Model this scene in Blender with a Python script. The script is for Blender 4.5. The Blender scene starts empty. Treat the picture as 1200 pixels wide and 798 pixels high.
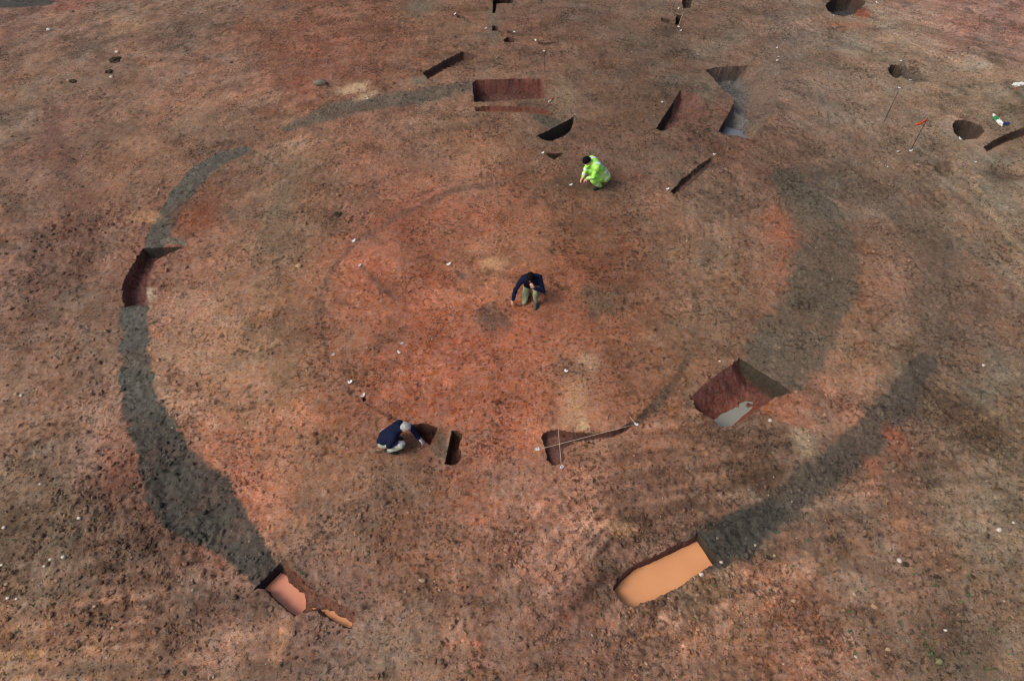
import bpy, bmesh, math, random
import numpy as np
from mathutils import Vector, Matrix
from mathutils.geometry import delaunay_2d_cdt

random.seed(7); np.random.seed(7)
SC = bpy.context.scene
COL = SC.collection
R = math.radians

# ------------------------------------------------------------------ camera, sky, sun, exposure
CAM_H, PITCH, FOC = 11.5, R(50.0), 800.0          # metres, degrees below the horizon, focal length in pixels of a 1200 wide picture
cam_d = bpy.data.cameras.new('camera'); cam = bpy.data.objects.new('camera', cam_d); COL.objects.link(cam)
cam_d.sensor_width = 36.0; cam_d.lens = 36.0 * FOC / 1200.0
cam_d.clip_start = 0.1; cam_d.clip_end = 6000
cam.location = (0, 0, CAM_H); cam.rotation_euler = (R(90) - PITCH, 0, 0)
SC.camera = cam

SUN_ELEV, SUN_AZ = R(48), R(248)                   # azimuth clockwise from +Y
w = bpy.data.worlds.new('World'); SC.world = w; w.use_nodes = True
wn = w.node_tree; bg = wn.nodes['Background']
sky = wn.nodes.new('ShaderNodeTexSky'); sky.sky_type = 'NISHITA'; sky.sun_disc = False
sky.sun_elevation = SUN_ELEV; sky.sun_rotation = SUN_AZ
sky.air_density = 1.0; sky.dust_density = 6.0; sky.ozone_density = 0.6
wn.links.new(sky.outputs[0], bg.inputs[0]); bg.inputs[1].default_value = 0.10
sd = bpy.data.lights.new('sun', 'SUN'); sun = bpy.data.objects.new('sun', sd); COL.objects.link(sun)
sd.energy = 1.4; sd.angle = R(26); sd.color = (1.0, 0.95, 0.88)
sdir = Vector((math.sin(SUN_AZ) * math.cos(SUN_ELEV), math.cos(SUN_AZ) * math.cos(SUN_ELEV), math.sin(SUN_ELEV)))
sun.rotation_euler = (-sdir).to_track_quat('-Z', 'Y').to_euler(); sun.location = sdir * 40
SC.view_settings.view_transform = 'Standard'; SC.view_settings.look = 'None'
SC.view_settings.gamma = 1.0; SC.view_settings.use_curve_mapping = False
SC.view_settings.exposure = 0.0
SC.cycles.filter_width = 1.15

# ------------------------------------------------------------------ where a point of the site lies
cP, sP = math.cos(PITCH), math.sin(PITCH)
def at(px, py, z=0.0):
    """survey point: the place at height z seen at (px, py) of the photograph"""
    u, v = px - 600.0, py - 399.0
    t = (CAM_H - z) / (FOC * sP + v * cP)
    return np.array([u * t, (FOC * cP - v * sP) * t, z])
def at2(px, py): return at(px, py)[:2]
def scl(py): return (FOC * sP + (py - 399.0) * cP) / CAM_H      # pixels per metre across

def lin(c):
    c = np.asarray(c, float) / 255.0
    return np.where(c <= 0.04045, c / 12.92, ((c + 0.055) / 1.055) ** 2.4)

# ------------------------------------------------------------------ noise
_tab = np.random.RandomState(3).rand(16, 256, 256).astype(np.float32)
def vn(x, y, sc, seed=0):
    """smooth value noise, about -1..1, feature size sc metres"""
    t = _tab[seed % 16]
    ang = 0.6 + seed * 1.3
    c, s = math.cos(ang), math.sin(ang)
    X = (x * c - y * s) / sc + 17.3 * seed + 500; Y = (x * s + y * c) / sc + 9.1 * seed + 500
    xi = np.floor(X).astype(np.int64); yi = np.floor(Y).astype(np.int64)
    fx = (X - xi); fy = (Y - yi)
    fx = fx * fx * fx * (fx * (fx * 6 - 15) + 10); fy = fy * fy * fy * (fy * (fy * 6 - 15) + 10)
    x0 = xi & 255; x1 = (xi + 1) & 255; y0 = yi & 255; y1 = (yi + 1) & 255
    a = t[x0, y0] * (1 - fx) + t[x1, y0] * fx
    b = t[x0, y1] * (1 - fx) + t[x1, y1] * fx
    return ((a * (1 - fy) + b * fy) * 2 - 1)
def fbm(x, y, sc, oct=3, seed=0, gain=0.55):
    r = 0; a = 1.0; tot = 0
    for k in range(oct):
        r = r + a * vn(x, y, sc / 2.05 ** k, seed + k * 3); tot += a; a *= gain
    return r / tot * 1.5
def sstep(a, b, x):
    t = np.clip((x - a) / (b - a), 0, 1); return t * t * (3 - 2 * t)

# ------------------------------------------------------------------ soil colours: samples (photo position -> sRGB of the soil there)
SOIL = [
 (20,25,128,92,80),(30,60,128,98,84),(30,105,138,104,80),(20,150,132,102,82),(55,150,112,82,78),(68,185,108,76,74),(100,60,124,96,84),(100,120,134,100,82),(110,165,140,104,80),
 (150,25,134,106,90),(160,75,132,98,82),(150,130,132,100,82),(150,190,150,108,80),(210,40,134,104,88),(215,85,144,100,82),(210,140,138,104,86),(200,180,128,98,80),
 (260,20,118,86,70),(280,60,138,92,72),(265,95,138,100,82),(275,140,128,100,82),(260,185,122,88,72),(315,20,112,84,70),(340,60,134,84,64),(330,100,124,74,58),(330,135,148,104,80),(310,180,138,106,84),
 (390,20,118,78,58),(380,55,134,80,62),(400,80,128,78,60),(370,170,142,106,84),(420,40,124,82,62),(450,70,130,84,64),(450,30,120,80,58),(480,85,132,94,74),(430,160,142,100,82),(460,140,130,90,74),(490,160,140,102,84),(480,185,136,92,70),
 (510,20,118,90,74),(520,45,124,86,62),(560,40,118,86,66),(570,75,126,96,78),(520,120,122,96,80),(540,150,140,104,82),(590,160,132,106,88),(560,180,136,98,74),
 (630,25,128,86,68),(640,45,136,88,66),(650,5,98,86,78),(690,30,112,86,72),(690,70,118,90,74),(660,95,122,98,82),(700,110,116,90,74),(690,150,112,82,68),(620,180,118,82,66),(720,170,110,80,66),
 (740,20,116,92,78),(740,60,118,92,76),(750,100,106,84,68),(740,140,110,84,70),(790,60,114,92,78),(840,40,118,88,74),(850,15,126,98,80),(850,170,114,80,64),(880,190,116,82,68),(890,60,118,98,84),(760,185,116,80,66),
 (930,30,122,98,86),(930,75,132,104,92),(940,120,118,96,84),(920,150,106,84,72),(960,60,118,98,86),(980,110,128,106,90),(1000,150,118,96,82),(1000,60,128,108,92),(970,185,102,82,70),(1030,60,130,110,94),(1040,120,126,106,90),(1080,50,136,114,98),
 (1100,20,142,108,96),(1130,40,146,110,100),(1160,50,134,98,90),(1180,20,142,104,94),(1100,90,128,108,90),(1150,90,128,112,92),(1110,125,132,110,92),(1180,130,122,106,86),(1050,160,122,96,80),(1080,195,112,92,78),(1150,185,118,96,80),(1190,190,136,114,96),
 (25,225,132,102,78),(30,265,126,92,76),(20,310,128,94,84),(55,310,132,102,92),(25,350,116,82,68),(30,390,112,78,64),(70,220,122,86,72),(80,240,108,76,68),(100,270,102,76,64),(95,320,98,74,62),(70,365,126,94,78),(110,235,134,94,74),(130,290,124,88,74),(115,350,124,92,76),(130,385,118,88,72),(160,230,126,84,62),(150,210,126,88,70),
 (215,265,124,74,54),(240,245,124,78,58),(270,235,138,104,86),(240,290,128,88,70),(260,310,148,110,90),(210,330,142,98,84),(230,360,154,114,92),(270,340,160,118,96),(280,380,150,114,90),(200,385,152,108,84),
 (315,230,112,94,80),(320,280,116,98,82),(345,225,142,108,84),(385,215,128,94,76),(390,250,100,72,60),(360,270,146,108,84),(320,330,142,106,84),(350,340,150,108,82),(340,380,128,98,82),(300,390,142,110,86),
 (430,215,134,92,78),(450,240,142,88,70),(430,290,158,98,76),(470,265,154,88,66),(480,300,164,96,72),(450,330,164,98,74),(410,340,160,96,74),(430,375,152,98,78),(400,390,146,92,72),(480,370,152,96,72),(510,335,152,92,70),(520,290,162,96,72),
 (530,240,164,102,78),(570,240,166,102,78),(540,215,122,86,72),(560,280,160,96,70),(575,310,172,124,92),(590,330,156,102,78),(545,360,148,90,68),(540,390,162,92,68),(590,395,166,90,66),
 (620,225,134,92,70),(640,250,148,100,76),(620,280,152,100,76),(650,290,150,94,68),(650,330,158,98,72),(660,370,160,92,66),(620,385,166,94,66),(670,260,128,88,66),(700,230,112,80,64),(690,300,138,88,62),(720,270,128,88,68),(730,310,134,86,62),(760,330,140,84,60),(740,370,132,88,66),(690,395,156,92,66),
 (760,230,122,86,70),(800,240,126,98,82),(790,280,130,98,78),(830,230,114,92,78),(860,240,124,98,82),(850,300,126,102,82),(810,320,128,96,76),(820,360,120,94,78),(860,350,124,98,78),(780,390,132,94,70),(850,390,114,88,70),(895,250,118,86,72),
 (915,265,136,88,66),(910,300,120,82,66),(920,330,134,86,64),(905,355,128,90,66),(890,380,114,82,64),(1010,230,114,96,84),(1000,210,104,88,76),(1050,215,112,90,76),(1090,220,118,94,76),(1080,260,102,86,74),(1020,290,128,92,72),(1030,320,140,98,74),(1050,350,132,92,72),(1040,390,134,102,80),
 (1130,230,128,110,90),(1160,260,134,114,96),(1190,230,138,120,102),(1190,290,132,112,94),(1140,280,108,88,72),(1130,320,112,88,74),(1160,330,112,86,72),(1190,340,122,98,80),(1140,370,108,80,68),(1180,385,114,84,68),(1100,370,108,90,80),
 (30,430,140,102,78),(60,440,128,96,76),(15,480,126,92,76),(60,485,138,98,76),(90,460,134,100,80),(110,420,112,82,68),(120,460,126,92,78),(100,510,128,96,82),(60,540,122,98,80),(20,560,116,100,82),(60,590,114,94,76),(130,490,136,90,72),(140,530,136,82,64),(125,560,112,76,62),(150,580,118,74,60),(110,590,112,86,72),
 (200,410,158,112,84),(220,440,164,116,90),(270,420,162,118,90),(250,460,156,114,88),(280,470,166,114,88),(240,500,158,108,84),(280,510,168,118,94),(235,540,128,84,64),(275,560,176,104,74),(295,590,168,96,70),(260,545,170,96,70),
 (320,420,158,114,84),(340,440,132,104,78),(370,410,150,100,76),(330,480,152,108,82),(380,480,136,94,76),(360,510,142,100,82),(330,530,150,108,80),(400,530,122,88,70),(370,560,148,108,82),(320,590,148,106,82),(420,580,142,102,80),(400,440,148,94,72),
 (440,410,160,98,74),(480,430,150,90,66),(460,460,154,94,70),(500,410,164,94,70),(540,420,172,96,70),(570,450,172,96,70),(520,460,166,94,68),(580,500,164,94,68),(560,520,162,92,66),(580,570,144,100,82),(540,570,138,98,82),(500,570,118,84,68),(470,560,126,90,72),(450,590,134,98,78),
 (620,420,158,88,62),(620,450,168,90,60),(640,470,166,92,62),(610,490,168,92,64),(670,460,164,124,98),(672,490,162,130,104),(690,425,156,120,98),(715,420,152,86,64),(720,460,148,84,60),(750,430,134,92,70),(780,430,134,96,70),(790,470,142,100,76),(720,490,152,94,72),(620,545,158,104,84),(610,575,152,106,88),(650,575,148,104,86),
 (700,530,142,98,78),(730,540,122,88,72),(770,520,126,90,70),(760,560,118,84,68),(700,580,134,96,80),(800,510,128,90,72),(850,520,126,94,74),(820,550,104,80,66),(870,560,98,78,64),(850,590,112,86,70),(790,590,118,88,72),(890,530,118,88,70),
 (900,500,134,96,80),(930,480,150,96,72),(950,450,150,92,68),(980,440,146,108,86),(940,520,152,136,114),(960,490,118,94,80),(1010,430,148,112,82),(1000,460,132,100,82),(980,480,120,88,74),(910,555,92,72,60),
 (1060,420,112,98,82),(1090,440,112,94,78),(1130,430,98,76,66),(1160,410,122,98,78),(1190,430,112,92,74),(1170,470,118,98,78),(1120,470,92,74,62),(1140,490,88,70,58),(1110,510,108,88,74),(1050,515,166,90,62),(1025,545,150,92,70),(1080,500,128,96,78),(1030,575,118,94,78),(1080,560,128,106,88),(1140,540,106,86,72),(1190,510,112,92,74),(1150,580,126,108,88),(1190,560,128,110,90),(1080,590,130,106,88),
 (20,620,104,84,68),(50,640,116,98,80),(30,665,118,84,66),(80,625,112,92,76),(120,640,106,84,70),(110,680,112,88,72),(150,660,102,82,70),(190,670,110,86,74),(160,620,112,80,66),(220,650,98,72,60),(250,700,90,66,56),(200,710,120,94,80),(280,710,130,108,98),(270,740,132,98,86),
 (20,720,112,90,68),(60,710,122,90,72),(100,720,138,100,80),(130,710,140,98,78),(40,755,142,102,74),(90,770,130,96,72),(150,760,136,98,76),(210,760,132,96,76),(110,790,116,94,74),(220,785,130,94,72),(280,780,132,98,78),
 (330,620,130,100,84),(360,650,118,96,86),(380,620,132,102,84),(440,630,132,100,82),(480,620,108,80,64),(470,600,120,88,70),(430,660,128,94,80),(390,690,138,98,86),(420,700,146,100,86),(350,740,118,88,74),(380,750,126,92,78),(330,790,122,90,74),(420,770,128,96,78),(450,730,128,98,80),(480,700,132,98,80),
 (520,640,138,96,76),(560,620,136,92,74),(590,640,130,94,76),(540,680,136,100,80),(590,690,136,94,74),(520,730,130,98,78),(470,780,130,96,76),(550,755,138,100,88),(590,760,130,94,76),(530,790,132,100,76),
 (620,620,124,84,68),(640,650,152,108,94),(660,670,150,108,92),(670,620,142,100,84),(700,640,150,114,96),(720,620,138,108,88),(750,630,138,100,86),(690,690,138,100,84),(620,700,132,88,72),(640,740,136,94,76),(700,730,136,92,76),(750,735,138,94,72),(680,780,128,92,76),(620,780,124,88,70),
 (790,620,128,90,78),(790,720,132,94,72),(830,700,130,100,76),(850,690,128,98,76),(870,660,124,96,78),(820,750,128,90,72),(870,730,130,96,74),(780,780,126,92,76),(860,780,134,96,74),
 (900,640,146,102,78),(930,650,132,96,76),(910,690,144,98,74),(930,740,144,98,78),(950,690,138,98,76),(970,620,122,96,80),(990,660,124,98,80),(1010,700,122,96,82),(1000,740,130,96,80),(960,780,144,102,80),(1040,620,134,102,82),(1080,640,138,102,80),(1060,680,126,96,80),(1090,720,118,96,80),(1050,750,126,106,88),(1090,770,112,90,74),(1040,790,132,94,72),
 (1120,620,128,104,84),(1160,640,128,110,92),(1190,650,130,110,92),(1130,670,128,94,76),(1170,690,122,102,84),(1150,730,118,98,82),(1190,740,118,98,80),(1170,780,118,96,78),(1120,785,108,86,70),
]
SOIL_GAIN = np.array([1.24, 1.16, .99])
_sp = np.array([at2(a, b) for a, b, *_ in SOIL]); _sc = lin(np.array([q[2:] for q in SOIL]))
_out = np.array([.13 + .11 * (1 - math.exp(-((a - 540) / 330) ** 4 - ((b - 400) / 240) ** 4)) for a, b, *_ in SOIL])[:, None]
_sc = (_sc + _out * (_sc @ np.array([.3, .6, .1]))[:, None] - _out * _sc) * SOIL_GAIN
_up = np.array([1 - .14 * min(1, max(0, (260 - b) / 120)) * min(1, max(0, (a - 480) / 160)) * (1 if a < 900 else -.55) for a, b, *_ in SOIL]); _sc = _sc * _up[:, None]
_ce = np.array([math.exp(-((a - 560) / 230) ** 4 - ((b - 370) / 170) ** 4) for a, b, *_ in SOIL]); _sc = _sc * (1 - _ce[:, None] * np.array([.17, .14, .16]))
_ss = np.array([36.0 / scl(b) for a, b, *_ in SOIL])
CX = np.arange(-24, 24.01, 0.16); CY = np.arange(0, 32.01, 0.16)
_gx, _gy = np.meshgrid(CX, CY); _num = np.zeros(_gx.shape + (3,)); _den = np.zeros(_gx.shape)
for (qx, qy), qc, qs in zip(_sp, _sc, _ss):
    stretch = 1.0 + 0.035 * qy
    d2 = ((_gx - qx) ** 2 + ((_gy - qy) / stretch) ** 2) / (qs * qs)
    ww = np.exp(-0.5 * d2) + 2e-3 / (1 + d2 * d2)
    _num += ww[..., None] * qc; _den += ww
CMAP = _num / _den[..., None]
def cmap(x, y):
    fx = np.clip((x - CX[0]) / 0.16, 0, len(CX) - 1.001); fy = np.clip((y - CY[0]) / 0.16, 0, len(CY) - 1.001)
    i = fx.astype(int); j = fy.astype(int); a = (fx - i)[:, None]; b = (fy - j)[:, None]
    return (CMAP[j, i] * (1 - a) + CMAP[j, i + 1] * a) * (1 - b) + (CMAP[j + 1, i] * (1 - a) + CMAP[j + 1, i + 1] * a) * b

# ------------------------------------------------------------------ stains and fills of the ground: (photo x, y, width in photo pixels)
def seg_dist(x, y, pts, wid):
    """signed-ish distance to a band: distance divided by the local half width"""
    best = np.full(x.shape, 1e9); bw = np.full(x.shape, 1.0)
    for (p, q, wa, wb) in zip(pts[:-1], pts[1:], wid[:-1], wid[1:]):
        d = q - p; L2 = max(d @ d, 1e-9)
        t = np.clip(((x - p[0]) * d[0] + (y - p[1]) * d[1]) / L2, 0, 1)
        dd = np.hypot(x - p[0] - t * d[0], y - p[1] - t * d[1]); ww = wa + (wb - wa) * t
        r = dd / ww
        m = r < best; best = np.where(m, r, best); bw = np.where(m, ww, bw)
    return best, bw
# name, points (x,y,full width px), colour, strength, edge softness (share of half width), ragged (m)
BANDS = [
 ('west_lower', [(160,362,30),(160,395,31),(161,430,34),(165,465,36),(178,500,44),(195,535,56),(212,565,76),(236,592,80),(262,622,58),(290,650,44),(312,676,40)], (64,67,67), .93, .11, .055),
 ('west_upper', [(287,178,16),(262,185,20),(238,200,26),(216,224,28),(200,250,27),(188,272,25),(181,290,26)], (82,84,82), .92, .11, .022),
 ('west_shelf', [(192,283,12),(205,283,13),(217,287,7)], (104,102,98), .85, .3, .02),
 ('north', [(334,152,14),(360,141,26),(390,131,34),(420,123,36),(455,117,34),(490,113,32),(520,108,26),(552,103,20)], (86,84,79), .8, .35, .06),
 ('east_inner', [(925,212,40),(945,240,62),(962,275,74),(966,310,76),(958,345,74),(940,380,78),(922,405,86),(905,440,70)], (82,79,72), .82, .22, .08),
 ('east_outer', [(1010,212,40),(1060,250,50),(1092,300,54),(1100,350,50),(1090,400,48),(1066,455,52),(1030,500,50),(985,540,54),(940,575,52),(900,605,50),(862,632,48),(834,648,40)], (88,79,71), .50, .5, .11),
 ('east_run', [(1085,425,22),(1068,452,36),(1030,498,40),(985,540,44),(940,574,48),(900,604,48),(862,630,46),(834,646,40)], (72,69,66), .82, .2, .06),
 ('east_end', [(905,600,40),(880,617,44),(856,633,44),(832,645,40)], (54,56,55), .82, .5, .08),
 ('gully_west', [(592,214,10),(560,219,12),(530,224,10),(500,240,8),(470,253,8),(445,268,8),(420,282,9),(398,305,8),(384,325,8),(376,345,8),(374,365,11),(378,392,9),(384,420,6),(398,450,5),(425,472,5),(450,485,5),(475,498,5)], (96,77,70), .62, .55, .025),
 ('top_ditch', [(-60,1,46),(30,0,46),(54,-1,40)], (60,64,66), .95, .12, .03),
 ('pink_strip', [(80,-2,30),(110,-3,28),(138,-4,24)], (124,84,78), .7, .4, .06),
 ('dark_track', [(48,105,10),(60,150,18),(74,190,22),(92,235,30),(108,285,34),(92,330,30)], (88,64,60), .42, .8, .16),
 ('dark_track_b', [(300,30,40),(332,75,34),(345,105,24),(308,140,16)], (104,70,56), .40, .8, .16),
 ('rut_bank', [(1163,68,10),(1180,92,16),(1200,118,20),(1225,150,20)], (80,70,58), .55, .5, .08),
 ('rut_ridge', [(1130,92,24),(1165,88,28),(1215,82,28)], (146,120,102), .5, .6, .08),
 ('rut_east', [(1138,212,10),(1168,253,14),(1200,300,16)], (144,128,108), .45, .6, .08),
 ('rut_low', [(1094,671,5),(1112,690,6),(1136,717,5)], (78,66,54), .6, .6, .05), ('rut_lower', [(948,690,5),(972,660,8),(998,642,5)], (88,76,60), .5, .6, .06), ('rut_moss', [(1078,745,8),(1092,760,14),(1102,776,12)], (76,68,54), .6, .6, .05),
 ('straw_a', [(-20,771,5),(50,767,5),(112,757,4)], (172,138,104), .5, .6, .05), ('straw_b', [(46,782,4),(70,772,4)], (176,144,108), .5, .6, .04), ('straw_c', [(150,764,4),(178,762,4)], (168,136,104), .5, .6, .04), ('straw_d', [(740,748,5),(770,742,4),(790,738,4)], (176,128,92), .5, .6, .05),
 ('dark_rut', [(800,512,5),(850,522,8),(930,505,6)], (100,76,62), .4, .6, .06), ('pale_rut', [(1040,548,5),(1110,505,6),(1180,478,5)], (136,118,98), .4, .6, .06),
 ('ring_rut_a', [(230,395,5),(262,455,6),(300,520,6),(352,580,6)], (138,104,80), .35, .7, .06), ('ring_rut_b', [(300,300,6),(322,360,8),(345,430,8)], (112,90,72), .35, .7, .08),
 ('gully_lead', [(430,474,4),(446,485,5),(462,492,5),(482,499,6)], (84,54,44), .7, .5, .015),
 ('pit_ridge', [(529.0,504,4),(524.6,524,4),(520,545,4)], (150,122,102), .8, .4, .004),
 ('gully_spur', [(424,314,5),(436,326,7),(450,340,7),(466,352,6)], (104,82,74), .7, .5, .02),
 ('gully_east', [(744,497,7),(762,481,9),(780,462,10),(794,442,8),(803,425,7)], (78,66,58), .82, .4, .02),
 ('gully_north_east', [(803,425,7),(813,400,7),(818,372,6),(812,340,6),(800,312,5)], (92,77,68), .6, .6, .03),
]
# further patches: (x, y, rx px, ry px, rotation deg, colour, strength, softness)
PATCH = [
 (578,374,19,17,0,(98,78,70),.85,.45),(704,351,26,18,0,(96,80,68),.85,.45),(676,211,34,12,0,(82,68,58),.75,.7),(672,432,20,10,-20,(112,90,78),.7,.6),(492,6,14,12,0,(104,96,86),.8,.5),
 (1069,86,14,9,0,(82,75,70),.85,.4),(1098,170,18,10,0,(96,84,74),.7,.6),(541,324,5,4,0,(104,86,80),.8,.4),(395,252,7,9,0,(92,80,72),.7,.5),(517,523,8,19,12,(98,84,74),.92,.3),(649,147,23,9,-27,(80,77,70),.95,.25),(793,208,14,10,-30,(86,78,70),.75,.4),
 (770,147,9,7,-50,(92,84,76),.75,.5),(578,30,7,22,0,(98,94,88),.7,.6),(566,42,12,5,0,(96,90,82),.6,.6),(492,96,9,4,0,(106,104,96),.8,.4),(660,115,14,24,0,(122,106,92),.7,.5),
 (412,104,20,6,10,(178,156,132),.75,.6),(430,112,12,4,20,(176,154,130),.7,.6),(578,309,14,7,0,(184,146,112),.6,.6),(690,424,12,10,0,(176,148,124),.6,.7),(674,470,14,28,0,(172,140,112),.5,.7),(175,348,7,8,20,(170,154,138),.85,.5),(943,518,12,16,10,(160,146,126),.6,.7),
 (328,752,9,24,3,(164,126,102),.75,.5),(331,739,6,4,0,(190,134,104),.9,.4),(170,255,16,7,-10,(164,130,104),.7,.6),(683,498,7,6,0,(196,168,136),.7,.6),(727,617,18,10,-20,(160,128,100),.6,.6),
 (915,270,20,24,0,(144,88,66),.6,.6),(1048,512,10,13,20,(150,88,64),.6,.7),(1022,545,9,12,20,(146,90,68),.5,.7),(905,478,40,9,-28,(150,90,66),.6,.7),(930,468,20,9,-20,(148,92,68),.55,.7),(862,640,6,4,0,(66,64,62),.8,.5),
 (560,775,16,9,0,(142,104,92),.6,.6),(535,752,9,3,10,(190,128,104),.75,.5),(557,753,8,3,-15,(190,124,104),.75,.5),(245,120,16,8,0,(146,112,94),.4,.7),(148,32,18,8,0,(150,120,96),.5,.7),
 (82,8,22,4,0,(128,84,76),.7,.5),(1120,48,30,8,25,(146,102,94),.35,.6),(1010,16,10,6,0,(128,62,44),.75,.5),(993,30,24,4,0,(148,100,84),.5,.6),(1190,92,30,3,-5,(146,118,100),.6,.5),(1176,205,22,9,10,(84,68,56),.6,.5),
 (60,158,9,26,5,(104,74,74),.45,.7),(90,262,20,40,25,(92,66,58),.45,.7),(240,706,14,12,0,(84,60,52),.5,.7),(140,562,14,26,10,(100,62,52),.45,.7),(480,622,12,20,0,(98,72,58),.5,.7),(385,255,30,10,-20,(98,72,58),.5,.7),
 (1135,495,40,24,-30,(74,58,48),.55,.7),(860,552,64,16,-10,(82,63,52),.55,.7),(655,660,36,30,0,(158,118,102),.55,.7),(735,605,40,12,-8,(96,74,62),.45,.7),(232,255,24,20,-30,(116,66,46),.6,.6),(1110,470,26,12,-35,(78,62,52),.5,.7),(1020,225,34,10,15,(84,72,62),.5,.7),(745,150,40,30,0,(98,76,62),.35,.8),(560,170,40,16,-10,(138,100,74),.3,.8),(910,180,26,10,0,(92,76,64),.5,.7),(745,120,24,20,0,(98,78,64),.45,.7),(880,330,10,26,20,(112,80,64),.4,.7),(340,45,20,20,0,(110,72,56),.4,.7),
 (355,100,16,26,0,(112,66,52),.4,.7),(295,395,8,20,20,(116,92,76),.5,.7),(330,440,14,24,10,(116,94,74),.5,.7),(318,262,8,50,0,(108,92,80),.5,.7),(268,330,9,30,0,(128,104,84),.4,.7),
 (690,160,20,6,-5,(102,76,64),.4,.7),(1105,198,12,7,20,(82,66,54),.6,.5),(822,690,20,10,-25,(140,112,84),.35,.8),(832,700,8,10,0,(84,70,56),.5,.7),(905,650,10,6,10,(82,74,62),.6,.6),(1095,768,10,12,-20,(80,74,60),.6,.6),
]
def prep_band(b):
    pts = np.array([at2(q[0], q[1]) for q in b[1]]); wid = np.array([0.5 * q[2] / scl(q[1]) for q in b[1]])
    return pts, wid
BP = {b[0]: prep_band(b) for b in BANDS}
def band_mask(x, y, b):
    pts, wid = BP[b[0]]
    out = np.zeros(x.shape)
    mg = wid.max() * 1.8 + 0.3
    sel = (x > pts[:, 0].min() - mg) & (x < pts[:, 0].max() + mg) & (y > pts[:, 1].min() - mg) & (y < pts[:, 1].max() + mg)
    if not sel.any(): return out
    xs, ys = x[sel], y[sel]
    r, bw = seg_dist(xs, ys, pts, wid)
    r = r + (fbm(xs, ys, 0.16, 3, 5, .7) * b[5] * 1.1 + fbm(xs, ys, 0.8, 3, 8, .6) * b[5] * 1.9) / bw
    out[sel] = 1 - sstep(1 - b[4], 1 + b[4], r)
    return out
STREAK = [  # x, y, radius m, direction as a photo vector, colour swing, relief m
 (110,765,3.0,(100,-12),.30,.014),(60,620,1.5,(100,-30),.10,.006),(700,655,1.5,(60,-60),.36,.04),(870,560,2.4,(100,-16),.36,.03),(1120,580,2.4,(100,-14),.14,.008),(1140,40,3.2,(100,22),.22,.02),
 (690,760,2.6,(100,-20),.12,.008),(1150,250,2.2,(60,50),.15,.012),(850,250,2.0,(8,100),.12,.008),(960,740,2.4,(100,-40),.08,.006),(240,740,1.6,(100,-15),.12,.008),(560,40,5,(100,-16),.08,.004),(200,90,4,(100,12),.06,.004),
]
ROUGH = [(100,280,1.6,1.0),(120,440,1.4,.7),(130,560,1.5,.8),(170,640,1.5,.6),(240,690,1.0,1.0),(1130,500,1.5,1.1),(860,560,1.6,.9),(700,650,1.4,.9),(40,690,1.5,.3),(480,625,.8,.7),(830,700,1.1,1.0),(1040,230,2.2,.7),(930,170,2,.6),(960,20,2,.7),(640,730,1.2,.5),(390,250,.9,.8),(60,300,1.3,.9),(250,590,.8,.6),(1140,370,1.4,.7)]

def ground_h(x, y):
    """lie of the stripped surface"""
    rough = np.full(x.shape, 0.95)
    for px, py, r, a in ROUGH:
        c = at2(px, py); rough = rough + a * np.exp(-((x - c[0]) ** 2 + (y - c[1]) ** 2) / (r * r))
    c = at2(590, 380); rough = rough * (1 - 0.45 * np.exp(-(((x - c[0]) / 4.2) ** 2 + ((y - c[1]) / 4.0) ** 4)))
    h = 0.05 * fbm(x, y, 6.0, 2, 1) + 0.022 * fbm(x, y, 1.3, 2, 4)
    clod = 1 - np.abs(vn(x, y, 0.34, 9)); clod2 = 1 - np.abs(vn(x, y, 0.16, 10))
    h = h + rough * (0.007 * (clod - .5) + 0.006 * (clod2 - .5) + 0.010 * vn(x, y, 0.11, 11) + 0.009 * vn(x, y, 0.062, 12))
    # loose crumbs
    cr = sstep(.45, .85, vn(x, y, 0.09, 13)) * sstep(-.25, .5, fbm(x, y, .9, 2, 2))
    h = h + 0.020 * rough * cr
    for px, py, r, dv, ca, ha in STREAK:
        c = at2(px, py); e = at2(px + dv[0] * .1, py + dv[1] * .1) - c; e /= np.linalg.norm(e)
        m = np.exp(-((x - c[0]) ** 2 + (y - c[1]) ** 2) / (r * r))
        s = m > 0.03
        u = (x[s] * e[0] + y[s] * e[1]); v = (-x[s] * e[1] + y[s] * e[0])
        h[s] += m[s] * ha * 0.8 * (vn(u / 9, v, 0.11, 6) + .6 * vn(u / 7, v, 0.26, 7))
    # hollows without a cut edge
    for px, py, rx, ry, d in HOLLOW:
        c = at2(px, py); rx /= scl(py); e = abs(at2(px, py - ry)[1] - c[1])
        q = ((x - c[0]) / rx) ** 2 + ((y - c[1]) / e) ** 2
        h = h - d * np.exp(-q * q)
    return h * edge_fade(x, y)
HOLLOW = [(1110,201,11,7,.12),(1180,202,20,9,.12),(1096,170,18,10,.04),(85,66,1,1,0),(1070,86,15,9,.14),(136,67,6,5,.04),(395,250,9,10,.04),(676,210,22,8,.03),(805,122,1,1,0)]
def edge_fade(x, y):
    return np.clip(np.minimum(np.minimum(22.0 - np.abs(x), y - 0.6), 30.0 - y) / 0.8, 0, 1)

def damp(x, y):
    """clusters of darker, crumbly, damp soil"""
    b = np.full(x.shape, -.28)
    for px, py, r, a in ROUGH:
        c = at2(px, py); b = b + .17 * a * np.exp(-((x - c[0]) ** 2 + (y - c[1]) ** 2) / (r * r))
    c = at2(590, 380); b = b - .12 * np.exp(-(((x - c[0]) / 4.2) ** 2 + ((y - c[1]) / 4.0) ** 4))
    return sstep(-.05, .55, fbm(x, y, .75, 5, 2, .72) * 1.1 + .35 * vn(x, y, 2.6, 6) + b)

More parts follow.
